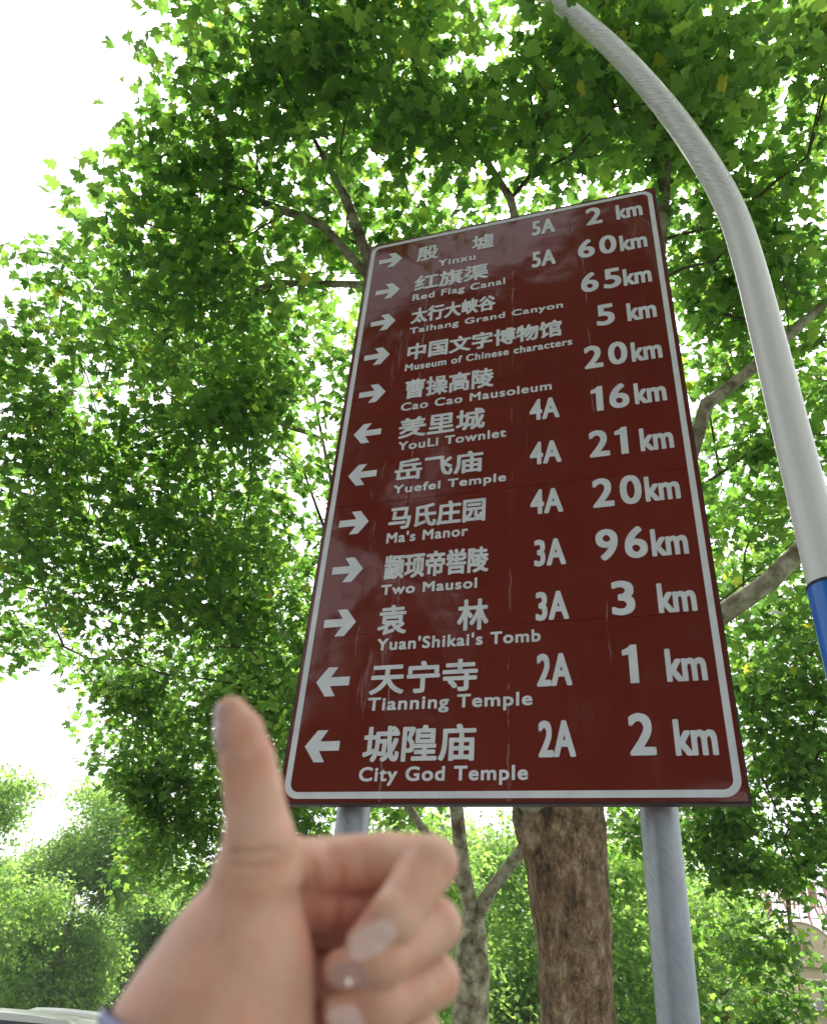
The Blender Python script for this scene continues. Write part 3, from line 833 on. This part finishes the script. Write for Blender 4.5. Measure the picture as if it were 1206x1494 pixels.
# street tree behind the viewer, mirrored in the glossy sign, and another across the road
bx_, by_ = -2.3, -4.4
tk = [(bx_, by_, -0.02), (bx_, by_, 1.5), (bx_, by_ + .05, 3.4), (bx_ + .05, by_ + .1, 5.4)]
lobb = [(np.array([bx_ + dx, by_ + dy, z]), r, 0.85) for dx, dy, z, r in
        ((0, 0, 7, 2.2), (-1.8, 0.2, 6.6, 1.9), (2.0, 0.4, 6.8, 2.2), (0.4, 1.0, 6.4, 2.0), (-1.2, 0, 9.0, 1.9), (1.6, 0.5, 9.4, 2.2), (0.2, 0, 11.4, 2.0), (0.3, -2, 8, 2.2),
         (-1.8, -1, 8.6, 1.6), (3.6, 0, 8.6, 2.0), (1.6, -0.4, 11.6, 1.7), (3.4, -1, 6.4, 2.0), (0, 1.0, 13, 2.0), (1.8, 1.3, 13.6, 2.1), (-0.8, 0.3, 14.8, 1.8), (1.2, 0.5, 16, 2.0), (0, 2.0, 11, 1.7), (2.6, 1.8, 11.4, 1.9), (3.4, 0.6, 14.5, 1.9), (-3.2, 2.0, 13.4, 1.9), (-2.2, 1.4, 15.2, 1.9), (-3.7, 1.8, 7.6, 1.2), (-2.9, 1.4, 10.2, 1.2), (-3.9, 2.4, 11, 1.0))]
plane_tree('plane_tree', 'street tree with darkened leaves standing behind the viewer on the pavement', 'tree', (bx_, by_, -0.02), tk, [0.4, 0.33, 0.3, 0.22], lobb, 15,
           dens=36, per=30, leaf=(0.18, 0.28), spread=0.28, half=HALF_FAR, gap=0.52, lmat=LEAF_DARKENED)
far_tree(-15.5, -11, 13, 5.4, 29, 'tree behind the viewer across the road', dens=12, per=36, leaf=(0.24, 0.36), group='trees behind the viewer', lm=LEAF_DARKENED)

# ------------------------------------------------------------------ parked cars beyond the kerb
M_GLASS, t, b = mat('tinted_glass', (0.015, 0.018, 0.02), 0.06)
M_TYRE, t, b = mat('tyre_rubber', (0.02, 0.02, 0.02), 0.8)
M_RIM, t, b = mat('alloy_rim', (0.55, 0.56, 0.57), 0.3, 0.9)
M_LAMP, t, b = mat('red_tail_lens', (0.35, 0.02, 0.02), 0.15)
M_LAMPW, t, b = mat('clear_lamp_lens', (0.7, 0.72, 0.74), 0.1)


def car_paint(name, col):
    m, t, b = mat(name, col, 0.35); b.inputs['Coat Weight'].default_value = 0.35; b.inputs['Coat Roughness'].default_value = 0.06
    return m


def parked_car(x, y0, H, Lc, paint, label, glass_h=0.42, wid=1.82):
    """rear end towards the viewer at y0, nose away"""
    root = empty('parked_car', (x, y0, 0.0)); tag(root, label, 'car', 'cars parked along the kerb')
    hw = wid / 2; belt = H * 0.60
    # (y, z low, z belt/top of body, half width, roof z or None, roof half width)
    st = [(0.0, .38, belt - .12, hw * .86, None, 0), (0.06, .28, belt - .02, hw * .95, belt + .02, hw * .90), (0.45, .22, belt, hw, H - .05, hw * .74), (0.75, .22, belt, hw, H - .008, hw * .74),
          (1.6, .22, belt, hw, H, hw * .75), (2.4, .22, belt, hw, H - .02, hw * .74), (2.75, .22, belt, hw, H - .08, hw * .73), (3.45, .22, belt - .02, hw, belt + .03, hw * .85),
          (Lc - .5, .22, belt - .12, hw * .97, None, 0), (Lc - .1, .28, belt - .25, hw * .88, None, 0), (Lc, .38, belt - .36, hw * .80, None, 0)]
    V, F = [], []
    for (yy, zl, zb, w_, zr, wr) in st:
        if zr is None: zr, wr = zb + .03, w_ * .82
        half = [(w_ * .9, zl), (w_, zl + .12), (w_ * 1.0, (zl + zb) / 2), (w_ * .985, zb)]
        up_ = [(w_ * .97 + (wr - w_ * .97) * q, zb + (zr - zb) * q) for q in (.25, .6, .86)]
        top = [(wr * .97, zr - .025 * min(1, (zr - zb) * 4)), (wr * .88, zr), (wr * .5, zr + .018), (0, zr + .024)]
        ring = half + up_ + top
        ring = ring + [(-a, c) for a, c in ring[-2::-1]]
        V += [(x + a, y0 + yy, c) for a, c in ring]
    n = len(V) // len(st)
    for i in range(len(st) - 1):
        for k in range(n - 1): F.append((i * n + k, (i + 1) * n + k, (i + 1) * n + k + 1, i * n + k + 1))
        F.append((i * n + n - 1, (i + 1) * n + n - 1, (i + 1) * n, i * n))
    F.append(tuple(range(n))); F.append(tuple((len(st) - 1) * n + k for k in reversed(range(n))))
    MB().add(V, F).build('body', paint, root, rad(30))

    def pane(name, pts, m, t_=0.006):
        pts = [Vector(p) for p in pts]; nrm = (pts[1] - pts[0]).cross(pts[2] - pts[0]).normalized(); c0 = sum(pts, Vector()) / len(pts)
        if nrm.dot(c0 - Vector((x, y0 + 1.9, 1.0))) < 0: nrm = -nrm
        k = len(pts); A = [p + nrm * t_ for p in pts] + [p - nrm * 0.01 for p in pts]
        return MB().add(A, [tuple(range(k)), tuple(reversed(range(k, 2 * k)))] + [(i, k + i, k + (i + 1) % k, (i + 1) % k) for i in range(k)]).build(name, m, root, rad(20))
    g = H - .10
    pane('rear_window', [(x - hw * .80, y0 + .09, belt + .06), (x + hw * .80, y0 + .09, belt + .06), (x + hw * .70, y0 + .41, g), (x - hw * .70, y0 + .41, g)], M_GLASS, 0.02)
    pane('windscreen', [(x - hw * .80, y0 + 3.40, belt + .07), (x + hw * .80, y0 + 3.40, belt + .07), (x + hw * .68, y0 + 2.82, g - .02), (x - hw * .68, y0 + 2.82, g - .02)], M_GLASS, 0.02)
    for sx in (-1, 1):
        f = lambda q: x + sx * (hw * .97 + (hw * .745 - hw * .97) * q + .004)
        zq = lambda q: belt + (H - belt) * q
        pane('side_window', [(f(.12), y0 + .55, zq(.12)), (f(.12), y0 + 1.55, zq(.12)), (f(.78), y0 + 1.55, zq(.78)), (f(.78), y0 + .70, zq(.78))], M_GLASS)
        pane('side_window', [(f(.12), y0 + 1.65, zq(.12)), (f(.12), y0 + 2.95, zq(.12)), (f(.78), y0 + 2.50, zq(.78)), (f(.78), y0 + 1.65, zq(.78))], M_GLASS)
        for yy in (0.85, Lc - .95):
            cxx = x + sx * (hw - .10)
            wh = MB().tube([(cxx - .1, y0 + yy, .33), (cxx + .115, y0 + yy, .33)], .33, 28).build('wheel', M_TYRE, root)
            MB().tube([(cxx + sx * .02, y0 + yy, .33), (cxx + sx * .125, y0 + yy, .33)], .2, 20).build('rim', M_RIM, wh)
        MB().box((x + sx * hw * .74, y0 + .05, belt - .22), (.26, .10, .2)).build('tail_light', M_LAMP, root, bevel=.02)
        MB().box((x + sx * hw * .66, y0 + Lc - .07, belt - .40), (.34, .14, .13)).build('headlight', M_LAMPW, root, bevel=.02)
        MB().box((x + sx * (hw + .09), y0 + 2.95, belt + .1), (.2, .1, .14)).build('door_mirror', paint, root, bevel=.03)
    return root


c1 = at(8, 1480, 8); c2 = at(98, 1475, 12.6)
parked_car(c1[0], c1[1] - .45, at(45, 1477, 8.2)[2], 4.5, car_paint('silver_paint', (0.62, 0.61, 0.59)), 'silver car at the lower left corner, only its roof in view', )
parked_car(c2[0], c2[1] - .45, at(98, 1473, 12.6)[2], 4.7, car_paint('white_paint', (0.84, 0.84, 0.83)), 'white car parked ahead of the silver car, beside the wrist', )

# ------------------------------------------------------------------ buildings behind the trees
M_BEIGE, t, b = mat('beige_tile', rough=0.6)
br = N(t, 'ShaderNodeTexBrick'); br.inputs['Scale'].default_value = 1.0; br.offset = 0.0
br.inputs['Color1'].default_value = (0.62, 0.50, 0.35, 1); br.inputs['Color2'].default_value = (0.58, 0.46, 0.32, 1); br.inputs['Mortar'].default_value = (0.40, 0.32, 0.23, 1)
br.inputs['Mortar Size'].default_value = 0.012; br.inputs['Brick Width'].default_value = 0.9; br.inputs['Row Height'].default_value = 0.6
tcn = N(t, 'ShaderNodeTexCoord'); mpn = N(t, 'ShaderNodeMapping'); mpn.inputs['Rotation'].default_value = (rad(90), 0, 0)
t.links.new(tcn.outputs['Object'], mpn.inputs['Vector']); t.links.new(mpn.outputs[0], br.inputs['Vector']); t.links.new(br.outputs[0], b.inputs['Base Color'])
M_LEDGE, t, b = mat('grey_ledge', (0.33, 0.31, 0.30), 0.8)
M_MOULD, t, b = mat('beige_moulding', (0.50, 0.41, 0.30), 0.7)
M_RED, t, b = mat('faded_red_letters', (0.60, 0.26, 0.33), 0.5)
M_PINK, t, b = mat('pale_sign_frame', (0.62, 0.50, 0.52), 0.6)
M_PALEB, t, b = mat('pale_blue_facade', (0.50, 0.58, 0.68), 0.6)
BD = 46.0
bc = at(1245, 1494, BD); zt = at(1185, 1348, BD)[2]
beige = empty('building', (bc[0], bc[1], -0.02)); tag(beige, 'beige tiled building with round gable and red roof sign behind the right hand tree', 'building')
x0, x1 = at(1178, 1420, BD)[0], bc[0] + 14
mbw = MB().box(((x0 + x1) / 2, bc[1] + 5, zt / 2 - .6), (x1 - x0, 10, zt - 1.2))
mbw.build('wall', M_BEIGE, beige, None)
# round gable on the front
gcx, gcz, gr = at(1186, 1400, BD)[0] + .3, zt - 1.9, 2.35
gb = MB()
ring = [(gcx + gr * math.cos(rad(a)), gcz + gr * math.sin(rad(a))) for a in range(0, 181, 9)]
A = [(px_, bc[1] - .35, pz_) for px_, pz_ in ring]; B_ = [(px_, bc[1] - .004, pz_) for px_, pz_ in ring]; k = len(A)
gb.add(A + B_, [tuple(reversed(range(k))), tuple(range(k, 2 * k))] + [(i, (i + 1) % k, k + (i + 1) % k, k + i) for i in range(k)])
gb.build('gable', M_BEIGE, beige, None)
MB().tube([(px_, bc[1] - .36, pz_) for px_, pz_ in ring], .06, 10).build('gable_moulding', M_MOULD, beige)
em = MB()
for (ax0, az0, ax1, az1) in ((-.8, .9, -.35, 1.25), (-.5, .75, -.1, 1.35), (-.2, .8, .15, 1.2), (-.55, 1.1, .1, 1.0), (.0, .7, .2, 1.35)):
    em.tube([(gcx + ax0, bc[1] - .40, gcz + az0), (gcx + (ax0 + ax1) / 2, bc[1] - .40, gcz + (az0 + az1) / 2 + .07), (gcx + ax1, bc[1] - .40, gcz + az1)], .045, 6)
em.build('emblem', M_RED, beige)
MB().box(((x0 + x1) / 2, bc[1] - .2, at(1190, 1468, BD)[2]), (x1 - x0 + .3, .8, .5)).build('ledge', M_LEDGE, beige)
for i in range(3):
    wx = x0 + 3.2 + i * 3.6
    fr = MB().box((wx, bc[1] - .03, 2.4), (1.9, .16, 2.2)).build('window', M_LEDGE, beige)
    MB().box((wx, bc[1] - .12, 2.4), (1.7, .06, 2.0)).build('pane', M_GLASS, fr)
sg = MB(); zs0, zs1 = at(1175, 1338, BD)[2], at(1185, 1252, BD)[2]
xs0 = at(1140, 1300, BD)[0]; xs1 = xs0 + 14
for q in range(5):
    zq_ = zs0 + (zs1 - zs0) * q / 4; sg.box(((xs0 + xs1) / 2, bc[1] + 1.2, zq_), (xs1 - xs0, .06, .06))
for q in range(22):
    sg.box((xs0 + (xs1 - xs0) * q / 21, bc[1] + 1.2, (zs0 + zs1) / 2 - .5), (.06, .05, zs1 - zs0 + 1.0))
sg.build('sign_frame', M_PINK, beige)
rng = np.random.default_rng(5); st = MB()
for q in range(9):
    ux = xs0 + .5 + q * 1.5
    for w_ in range(8):
        px_ = ux + rng.uniform(0, 1.1); za = rng.uniform(zs0 + .2, zs1 - 1.0); ln_ = rng.uniform(.8, 1.9)
        st.tube([(px_, bc[1] + 1.1, za), (px_ + rng.uniform(-.2, .2), bc[1] + 1.1, min(zs1, za + ln_ / 2)), (px_ + rng.uniform(-.35, .35), bc[1] + 1.1, min(zs1, za + ln_))], .075, 6)
st.build('roof_lettering', M_RED, beige)

tb = at(930, 1494, 95)
tower = empty('building', (tb[0], tb[1], -0.02)); tag(tower, 'pale blue high building glimpsed between the brown trunk and right signpost', 'building')
zt2 = at(930, 1215, 95)[2]
MB().box((tb[0], tb[1], zt2 / 2), (9, 8, zt2)).build('wall', M_PALEB, tower, None)
for i in range(int(zt2 / 3.2)):
    MB().box((tb[0], tb[1] - 4.03, 2.0 + i * 3.2), (8.4, .12, 1.3)).build('window', M_GLASS, tower)

# ------------------------------------------------------------------ the hand
HD = 0.30                                             # distance of the fist along the view axis
PXM = HD / FPX


def hp(px, py, dz):
    """joint in hand space (photo-pixel sized units at the fist's distance); dz in mm towards the camera"""
    d = HD - dz * 0.001
    return np.array([(px - CX) * d / HD, -(py - CY) * d / HD, dz * 0.001 / PXM])


def h2w(Q):
    Q = np.asarray(Q)
    c = np.stack([Q[:, 0] * PXM, Q[:, 1] * PXM, -HD + Q[:, 2] * PXM], 1)
    return c @ Rw.T + np.array([0, 0, CAM_Z])


def cone(X, a, b_, ra, rb):
    """distance to a tapered capsule"""
    ba = b_ - a; l2 = (ba * ba).sum()
    h = np.clip(((X - a) @ ba) / l2, 0, 1)
    return np.linalg.norm(X - a - h[..., None] * ba, axis=-1) - (ra + (rb - ra) * h)


def smin(a, b_, k):
    h = np.clip(0.5 + 0.5 * (b_ - a) / k, 0, 1)
    return b_ + (a - b_) * h - k * h * (1 - h)


# (px, py, dz) joints and pixel radii
FING = {
    'index': [((440, 1268, -24), 46), ((560, 1256, -22), 42), ((628, 1260, -10), 41), ((575, 1338, 9), 36), ((530, 1375, 9), 25)],
    'middle': [((420, 1340, -32), 42), ((560, 1345, -28), 40), ((634, 1350, -12), 40), ((560, 1398, 11), 36), ((498, 1414, 9), 26)],
    'ring': [((415, 1410, -34), 42), ((560, 1430, -28), 39), ((632, 1430, -12), 39), ((556, 1464, 11), 35), ((497, 1473, 9), 26)],
    'little': [((415, 1480, -32), 38), ((550, 1505, -26), 34), ((612, 1505, -12), 31), ((548, 1532, 9), 28), ((490, 1540, 8), 21)],
}
THUMB = [((372, 1268, 4), 58), ((378, 1225, 4), 50), ((369, 1150, 1), 41), ((361, 1110, 0), 39), ((349, 1068, 0), 34), ((338, 1040, -1), 24)]


def hand_sdf(X, raw=False):
    # mass of the hand: thumb ball, palm, back, wrist, forearm
    d = cone(X, hp(376, 1286, 0), hp(342, 1420, 8), 62, 108)
    d = smin(d, cone(X, hp(342, 1420, 6), hp(306, 1530, 14), 110, 136), 30)
    d = smin(d, cone(X, hp(306, 1530, 14), hp(215, 1800, 40), 136, 150), 40)
    pal = cone(X, hp(420, 1285, -24), hp(330, 1500, 0), 46, 80)
    pal = smin(pal, cone(X, hp(412, 1400, -34), hp(330, 1540, 0), 48, 90), 20)
    pal = smin(pal, cone(X, hp(412, 1480, -32), hp(330, 1600, 0), 48, 90), 20)
    d = smin(d, pal, 26)
    th = None
    for (a, ra), (c, rc) in zip(THUMB[:-1], THUMB[1:]):
        e = cone(X, hp(*a), hp(*c), ra, rc); th = e if th is None else smin(th, e, 9)
    d = smin(d, th, 22)
    # flesh under the forefinger
    d = smin(d, cone(X, hp(430, 1312, -23), hp(536, 1320, -29), 52, 47), 13)
    d = smin(d, cone(X, hp(430, 1390, -42), hp(520, 1390, -46), 50, 44), 12)
    # web between thumb and forefinger
    d = smin(d, cone(X, hp(400, 1235, -4), hp(455, 1262, -18), 26, 34), 26)
    fs = None
    for nme in ('index', 'middle', 'ring', 'little'):
        J = FING[nme]; g = None
        for i, ((a, ra), (c, rc)) in enumerate(zip(J[:-1], J[1:])):
            e = cone(X, hp(*a), hp(*c), ra, rc)
            g = e if g is None else smin(g, e, 5 if i == 2 else 8)
        if fs is None: fs = g
        else: fs = smin(fs, g, 1.8)
    if raw: return smin(d, fs, 7)
    d = smin(d, fs, 7)
    # skin folds
    for (a, c, r, k) in FOLDS:
        e = cone(X, a, c, r, r); d = -smin(-d, e, k)
    return d


FOLDS = []


def on_skin(px, py):
    dz = 0.0
    for _ in range(3):
        q = hp(px, py, dz); Zs = np.arange(260, -300, -2.0)
        dd = hand_sdf(np.stack([np.full(Zs.shape, q[0]), np.full(Zs.shape, q[1]), Zs], -1), raw=True)
        hit = np.nonzero(dd < 0)[0]
        dz = float(Zs[hit[0]]) * PXM * 1000 if len(hit) else 0.0
    return hp(px, py, dz)


for pts, r, k in (([(322, 1236), (345, 1243), (372, 1245), (402, 1240)], 2.6, 7), ([(336, 1262), (365, 1266), (395, 1262)], 1.2, 6),
                  ([(334, 1120), (352, 1117), (372, 1114)], 1.0, 6), ([(336, 1132), (356, 1130)], 0.8, 5),
                  ([(484, 1226), (499, 1270), (500, 1320), (490, 1365)], 2.6, 8), ([(521, 1222), (533, 1262), (540, 1300)], 2.4, 7),
                  ([(456, 1258), (464, 1300), (462, 1350)], 1.6, 7), ([(610, 1228), (590, 1262)], 1.2, 6)):
    q = [on_skin(*p) for p in pts]
    FOLDS += [(a, c, r, k) for a, c in zip(q[:-1], q[1:])]


def surface_nets(f, lo, step, shape):
    nx, ny, nz = shape
    s_ = f < 0
    c = np.zeros((nx - 1, ny - 1, nz - 1, 3)); cnt = np.zeros((nx - 1, ny - 1, nz - 1))
    corner = [(i, j, k) for i in (0, 1) for j in (0, 1) for k in (0, 1)]
    def sl(o): return tuple(slice(o[i], shape[i] - 1 + o[i]) for i in range(3))
    for a in corner:
        for ax in range(3):
            if a[ax]: continue
            b_ = list(a); b_[ax] = 1; b_ = tuple(b_)
            fa, fb = f[sl(a)], f[sl(b_)]; x = (s_[sl(a)] != s_[sl(b_)])
            tt = np.where(x, fa / np.where(x, fa - fb, 1), 0)
            p = [np.full(fa.shape, float(a[i])) for i in range(3)]; p[ax] = tt
            for i in range(3): c[..., i] += np.where(x, p[i], 0)
            cnt += x
    act = cnt > 0
    idx = -np.ones(act.shape, int); idx[act] = np.arange(act.sum())
    g = np.stack(np.nonzero(act), 1)
    V = np.array(lo) + step * (g + c[act] / cnt[act][:, None])
    Fs = []
    for ax in range(3):
        o = [i for i in range(3) if i != ax]
        m = np.take(s_, range(0, shape[ax] - 1), ax) != np.take(s_, range(1, shape[ax]), ax)
        q = np.stack(np.nonzero(m), 1)
        ok = (q[:, o[0]] > 0) & (q[:, o[1]] > 0) & (q[:, o[0]] < shape[o[0]] - 1) & (q[:, o[1]] < shape[o[1]] - 1)
        q = q[ok]; ids = []
        for d0, d1 in ((0, 0), (1, 0), (1, 1), (0, 1)):
            r = q.copy(); r[:, o[0]] -= d0; r[:, o[1]] -= d1; ids.append(idx[r[:, 0], r[:, 1], r[:, 2]])
        quad = np.stack(ids, 1)
        ins = s_[q[:, 0], q[:, 1], q[:, 2]]
        flip = ins if ax != 1 else ~ins
        quad[flip] = quad[flip][:, ::-1]
        Fs.append(quad)
    return V, np.concatenate(Fs)


stp = 4.0
lo = np.array([-560.0, -1130.0, -330.0]); hi = np.array([130.0, -250.0, 330.0])
shp = tuple(np.ceil((hi - lo) / stp).astype(int))
gx = [lo[i] + stp * np.arange(shp[i]) for i in range(3)]
fld = np.empty(shp, np.float32)
for i in range(shp[0]):
    Y, Z = np.meshgrid(gx[1], gx[2], indexing='ij')
    X = np.stack([np.full(Y.shape, gx[0][i]), Y, Z], -1)
    fld[i] = hand_sdf(X)
V, F = surface_nets(fld, lo, stp, shp)

M_SKIN, t, b = mat('skin', rough=0.5)
b.inputs['Subsurface Weight'].default_value = 0.14
b.inputs['Subsurface Radius'].default_value = (1.0, 0.35, 0.2)
b.inputs['Subsurface Scale'].default_value = 0.004
r1 = ramp(t, noise_fac(t, 38, 4, 0.6).outputs['Fac'], [(0.3, (0.56, 0.31, 0.215)), (0.5, (0.64, 0.395, 0.285)), (0.72, (0.72, 0.49, 0.37))])
# the palm and finger pads are redder than the back of the hand
hc = h2w(np.array([hp(380, 1400, 0)]))[0]
pc = h2w(np.array([hp(495, 1345, -18)]))[0] - hc
tcs = N(t, 'ShaderNodeTexCoord'); dsn = N(t, 'ShaderNodeVectorMath', operation='DISTANCE'); dsn.inputs[1].default_value = tuple(pc)
t.links.new(tcs.outputs['Object'], dsn.inputs[0])
pr = N(t, 'ShaderNodeMapRange', interpolation_type='SMOOTHSTEP'); pr.inputs[1].default_value = 0.012; pr.inputs[2].default_value = 0.034; pr.inputs[3].default_value = 0.75; pr.inputs[4].default_value = 0.0
t.links.new(dsn.outputs['Value'], pr.inputs[0])
pm = N(t, 'ShaderNodeMix', data_type='RGBA'); pm.inputs['B'].default_value = (0.62, 0.27, 0.20, 1)
t.links.new(pr.outputs[0], pm.inputs['Factor']); t.links.new(r1.outputs[0], pm.inputs['A'])
rb2 = ramp(t, noise_fac(t, 70, 3, 0.5).outputs['Fac'], [(0.40, (1, 1, 1)), (0.66, (1.02, 0.84, 0.80))])
pm2 = N(t, 'ShaderNodeMix', data_type='RGBA', blend_type='MULTIPLY'); pm2.inputs['Factor'].default_value = 1.0
t.links.new(pm.outputs['Result'], pm2.inputs['A']); t.links.new(rb2.outputs[0], pm2.inputs['B'])
t.links.new(pm2.outputs['Result'], b.inputs['Base Color'])
hb = N(t, 'ShaderNodeMath', operation='ADD')
t.links.new(noise_fac(t, 900, 3).outputs['Fac'], hb.inputs[0]); t.links.new(noise_fac(t, 160, 3).outputs['Fac'], hb.inputs[1])
bump(t, b, hb.outputs[0], 0.25, 0.0012)
M_NAIL, t, b = mat('pale_nail_varnish', (0.80, 0.60, 0.55), 0.08)
M_NAIL2, t, b = mat('mauve_nail_varnish', (0.52, 0.33, 0.30), 0.22)
M_GEM, t, b = mat('nail_gem', (0.92, 0.86, 0.74), 0.05, 0.9)
M_CUFF, t, b = mat('blue_cloth', rough=0.9)
wv = N(t, 'ShaderNodeTexWave'); wv.inputs['Scale'].default_value = 400
tcn = N(t, 'ShaderNodeTexCoord'); t.links.new(tcn.outputs['Object'], wv.inputs['Vector'])
r1 = ramp(t, wv.outputs['Fac'], [(0, (0.26, 0.28, 0.46)), (1, (0.36, 0.39, 0.58))]); t.links.new(r1.outputs[0], b.inputs['Base Color'])

hc = h2w(np.array([hp(380, 1400, 0)]))[0]
person = empty('person', hc)
tag(person, 'bare left hand giving a thumbs up before the sign, blue cuff at the wrist', 'person')
me = uni_mesh('hand', h2w(V) - hc, F); smooth(me)
hand = put('hand', me, M_SKIN, person)


def nail(tip, back, nrm, length, width, m, name='fingernail', lift=1.2, off=0.0):
    """nail plate that follows the finger end: grid projected on the skin"""
    tip = np.array(tip); back = np.array(back); ax = tip - back; ax /= np.linalg.norm(ax)
    nrm = np.array(nrm, float); nrm -= ax * (nrm @ ax); nrm /= np.linalg.norm(nrm); sd_ = np.cross(ax, nrm)
    nu, nv = 17, 15; Q = []
    for i in range(nu):
        for j in range(nv):
            s_ = i / (nu - 1) * 2 - 1; q = j / (nv - 1) * 2 - 1
            ww = width / 2 * (1 - 0.10 * s_ - 0.35 * abs(s_) ** 5)
            Q.append(tip + ax * (off + (s_ - 1) / 2 * length + (0.10 * length * (1 - q * q) * s_ if s_ > 0 else -0.08 * length * (1 - q * q) * -s_)) + sd_ * q * ww + nrm * 70)
    Q = np.array(Q)
    for _ in range(60):
        dd = hand_sdf(Q); Q = Q - nrm * np.maximum(dd - lift, -2)[:, None] * 0.7
    Z = ((Q - tip) @ nrm).reshape(nu, nv)                      # keep the plate stiff: limit how far its edge can drop
    zc = Z[:, nv // 2][:, None]; sag = np.linspace(-1, 1, nv)[None] ** 2 * width * 0.20
    zz_ = np.maximum(Z, zc - sag - 1.5)
    Q = Q + nrm * (zz_ - Z).reshape(-1)[:, None]
    low = Q - nrm * 3.0
    A = np.concatenate([Q, low]); n = nu * nv; fs = []
    for i in range(nu - 1):
        for j in range(nv - 1):
            a = i * nv + j; fs.append((a, a + nv, a + nv + 1, a + 1)); fs.append((n + a, n + a + 1, n + a + nv + 1, n + a + nv))
    rim = [i * nv for i in range(nu)] + [(nu - 1) * nv + j for j in range(1, nv)] + [i * nv + nv - 1 for i in range(nu - 2, -1, -1)] + [j for j in range(nv - 2, 0, -1)]
    for a, c in zip(rim, rim[1:] + rim[:1]): fs.append((a, c, n + c, n + a))
    me = bpy.data.meshes.new(name); me.from_pydata((h2w(A) - hc).tolist(), [], fs); smooth(me, rad(50))
    return put(name, me, m, person), Q


nail(hp(513, 1377, 9), hp(580, 1331, 9), (-0.05, 0.0, 1.0), 70, 34, M_NAIL)[0]['label'] = 'long pale pink nail of the forefinger'
nm, Qn = nail(hp(486, 1416, 9), hp(560, 1398, 11), (0.0, -0.05, 1.0), 52, 36, M_NAIL2)
nail(hp(484, 1476, 9), hp(556, 1464, 11), (0.0, 0.0, 1.0), 48, 36, M_NAIL)
nail(hp(474, 1544, 8), hp(548, 1532, 9), (0.0, 0.0, 1.0), 44, 32, M_NAIL)
nail(hp(330, 1026, -1), hp(352, 1085, 0), (-0.80, 0.2, 0.60), 56, 46, M_NAIL2)[0]['label'] = 'mauve thumb nail seen from the side'
gc = h2w(np.array([Qn[8 * 15 + 6]]))[0]
bm = bmesh.new(); bmesh.ops.create_icosphere(bm, subdivisions=2, radius=0.0021)
me = bpy.data.meshes.new('nail_gem'); bm.to_mesh(me); bm.free()
gem = bpy.data.objects.new('nail_gem', me); me.materials.append(M_GEM); gem.parent = person; gem.location = tuple(gc - hc); link(gem)
# cuff
ca, cb = h2w(np.array([hp(310, 1512, 15)]))[0], h2w(np.array([hp(214, 1825, 42)]))[0]
ax_ = (cb - ca)
rr0 = 0.0388
MB().tube([ca, ca + ax_ * 0.02, ca + ax_ * 0.06, ca + ax_ * 0.4, ca + ax_ * 1.0, ca + ax_ * 2.6, ca + ax_ * 2.62, ca + ax_ * 0.4, ca],
          [rr0, rr0 + .0015, rr0 + .0008, rr0 + .002, rr0 + .006, rr0 + .012, 0.001, rr0 - .0005, rr0 - .002], 40, cap=False).build('sleeve_cuff', M_CUFF, person)

# ------------------------------------------------------------------ thin summer haze
M_HAZE = bpy.data.materials.new('haze'); M_HAZE.use_nodes = True
t = M_HAZE.node_tree; t.nodes.clear()
ho = t.nodes.new('ShaderNodeOutputMaterial'); pv = t.nodes.new('ShaderNodeVolumePrincipled')
pv.inputs['Color'].default_value = (0.95, 0.97, 1.0, 1); pv.inputs['Density'].default_value = 0.0008
t.links.new(pv.outputs[0], ho.inputs['Volume'])
tag(MB().box((0, 5, 24), (310, 300, 51)).build('haze', M_HAZE, None, None), kind='stuff')
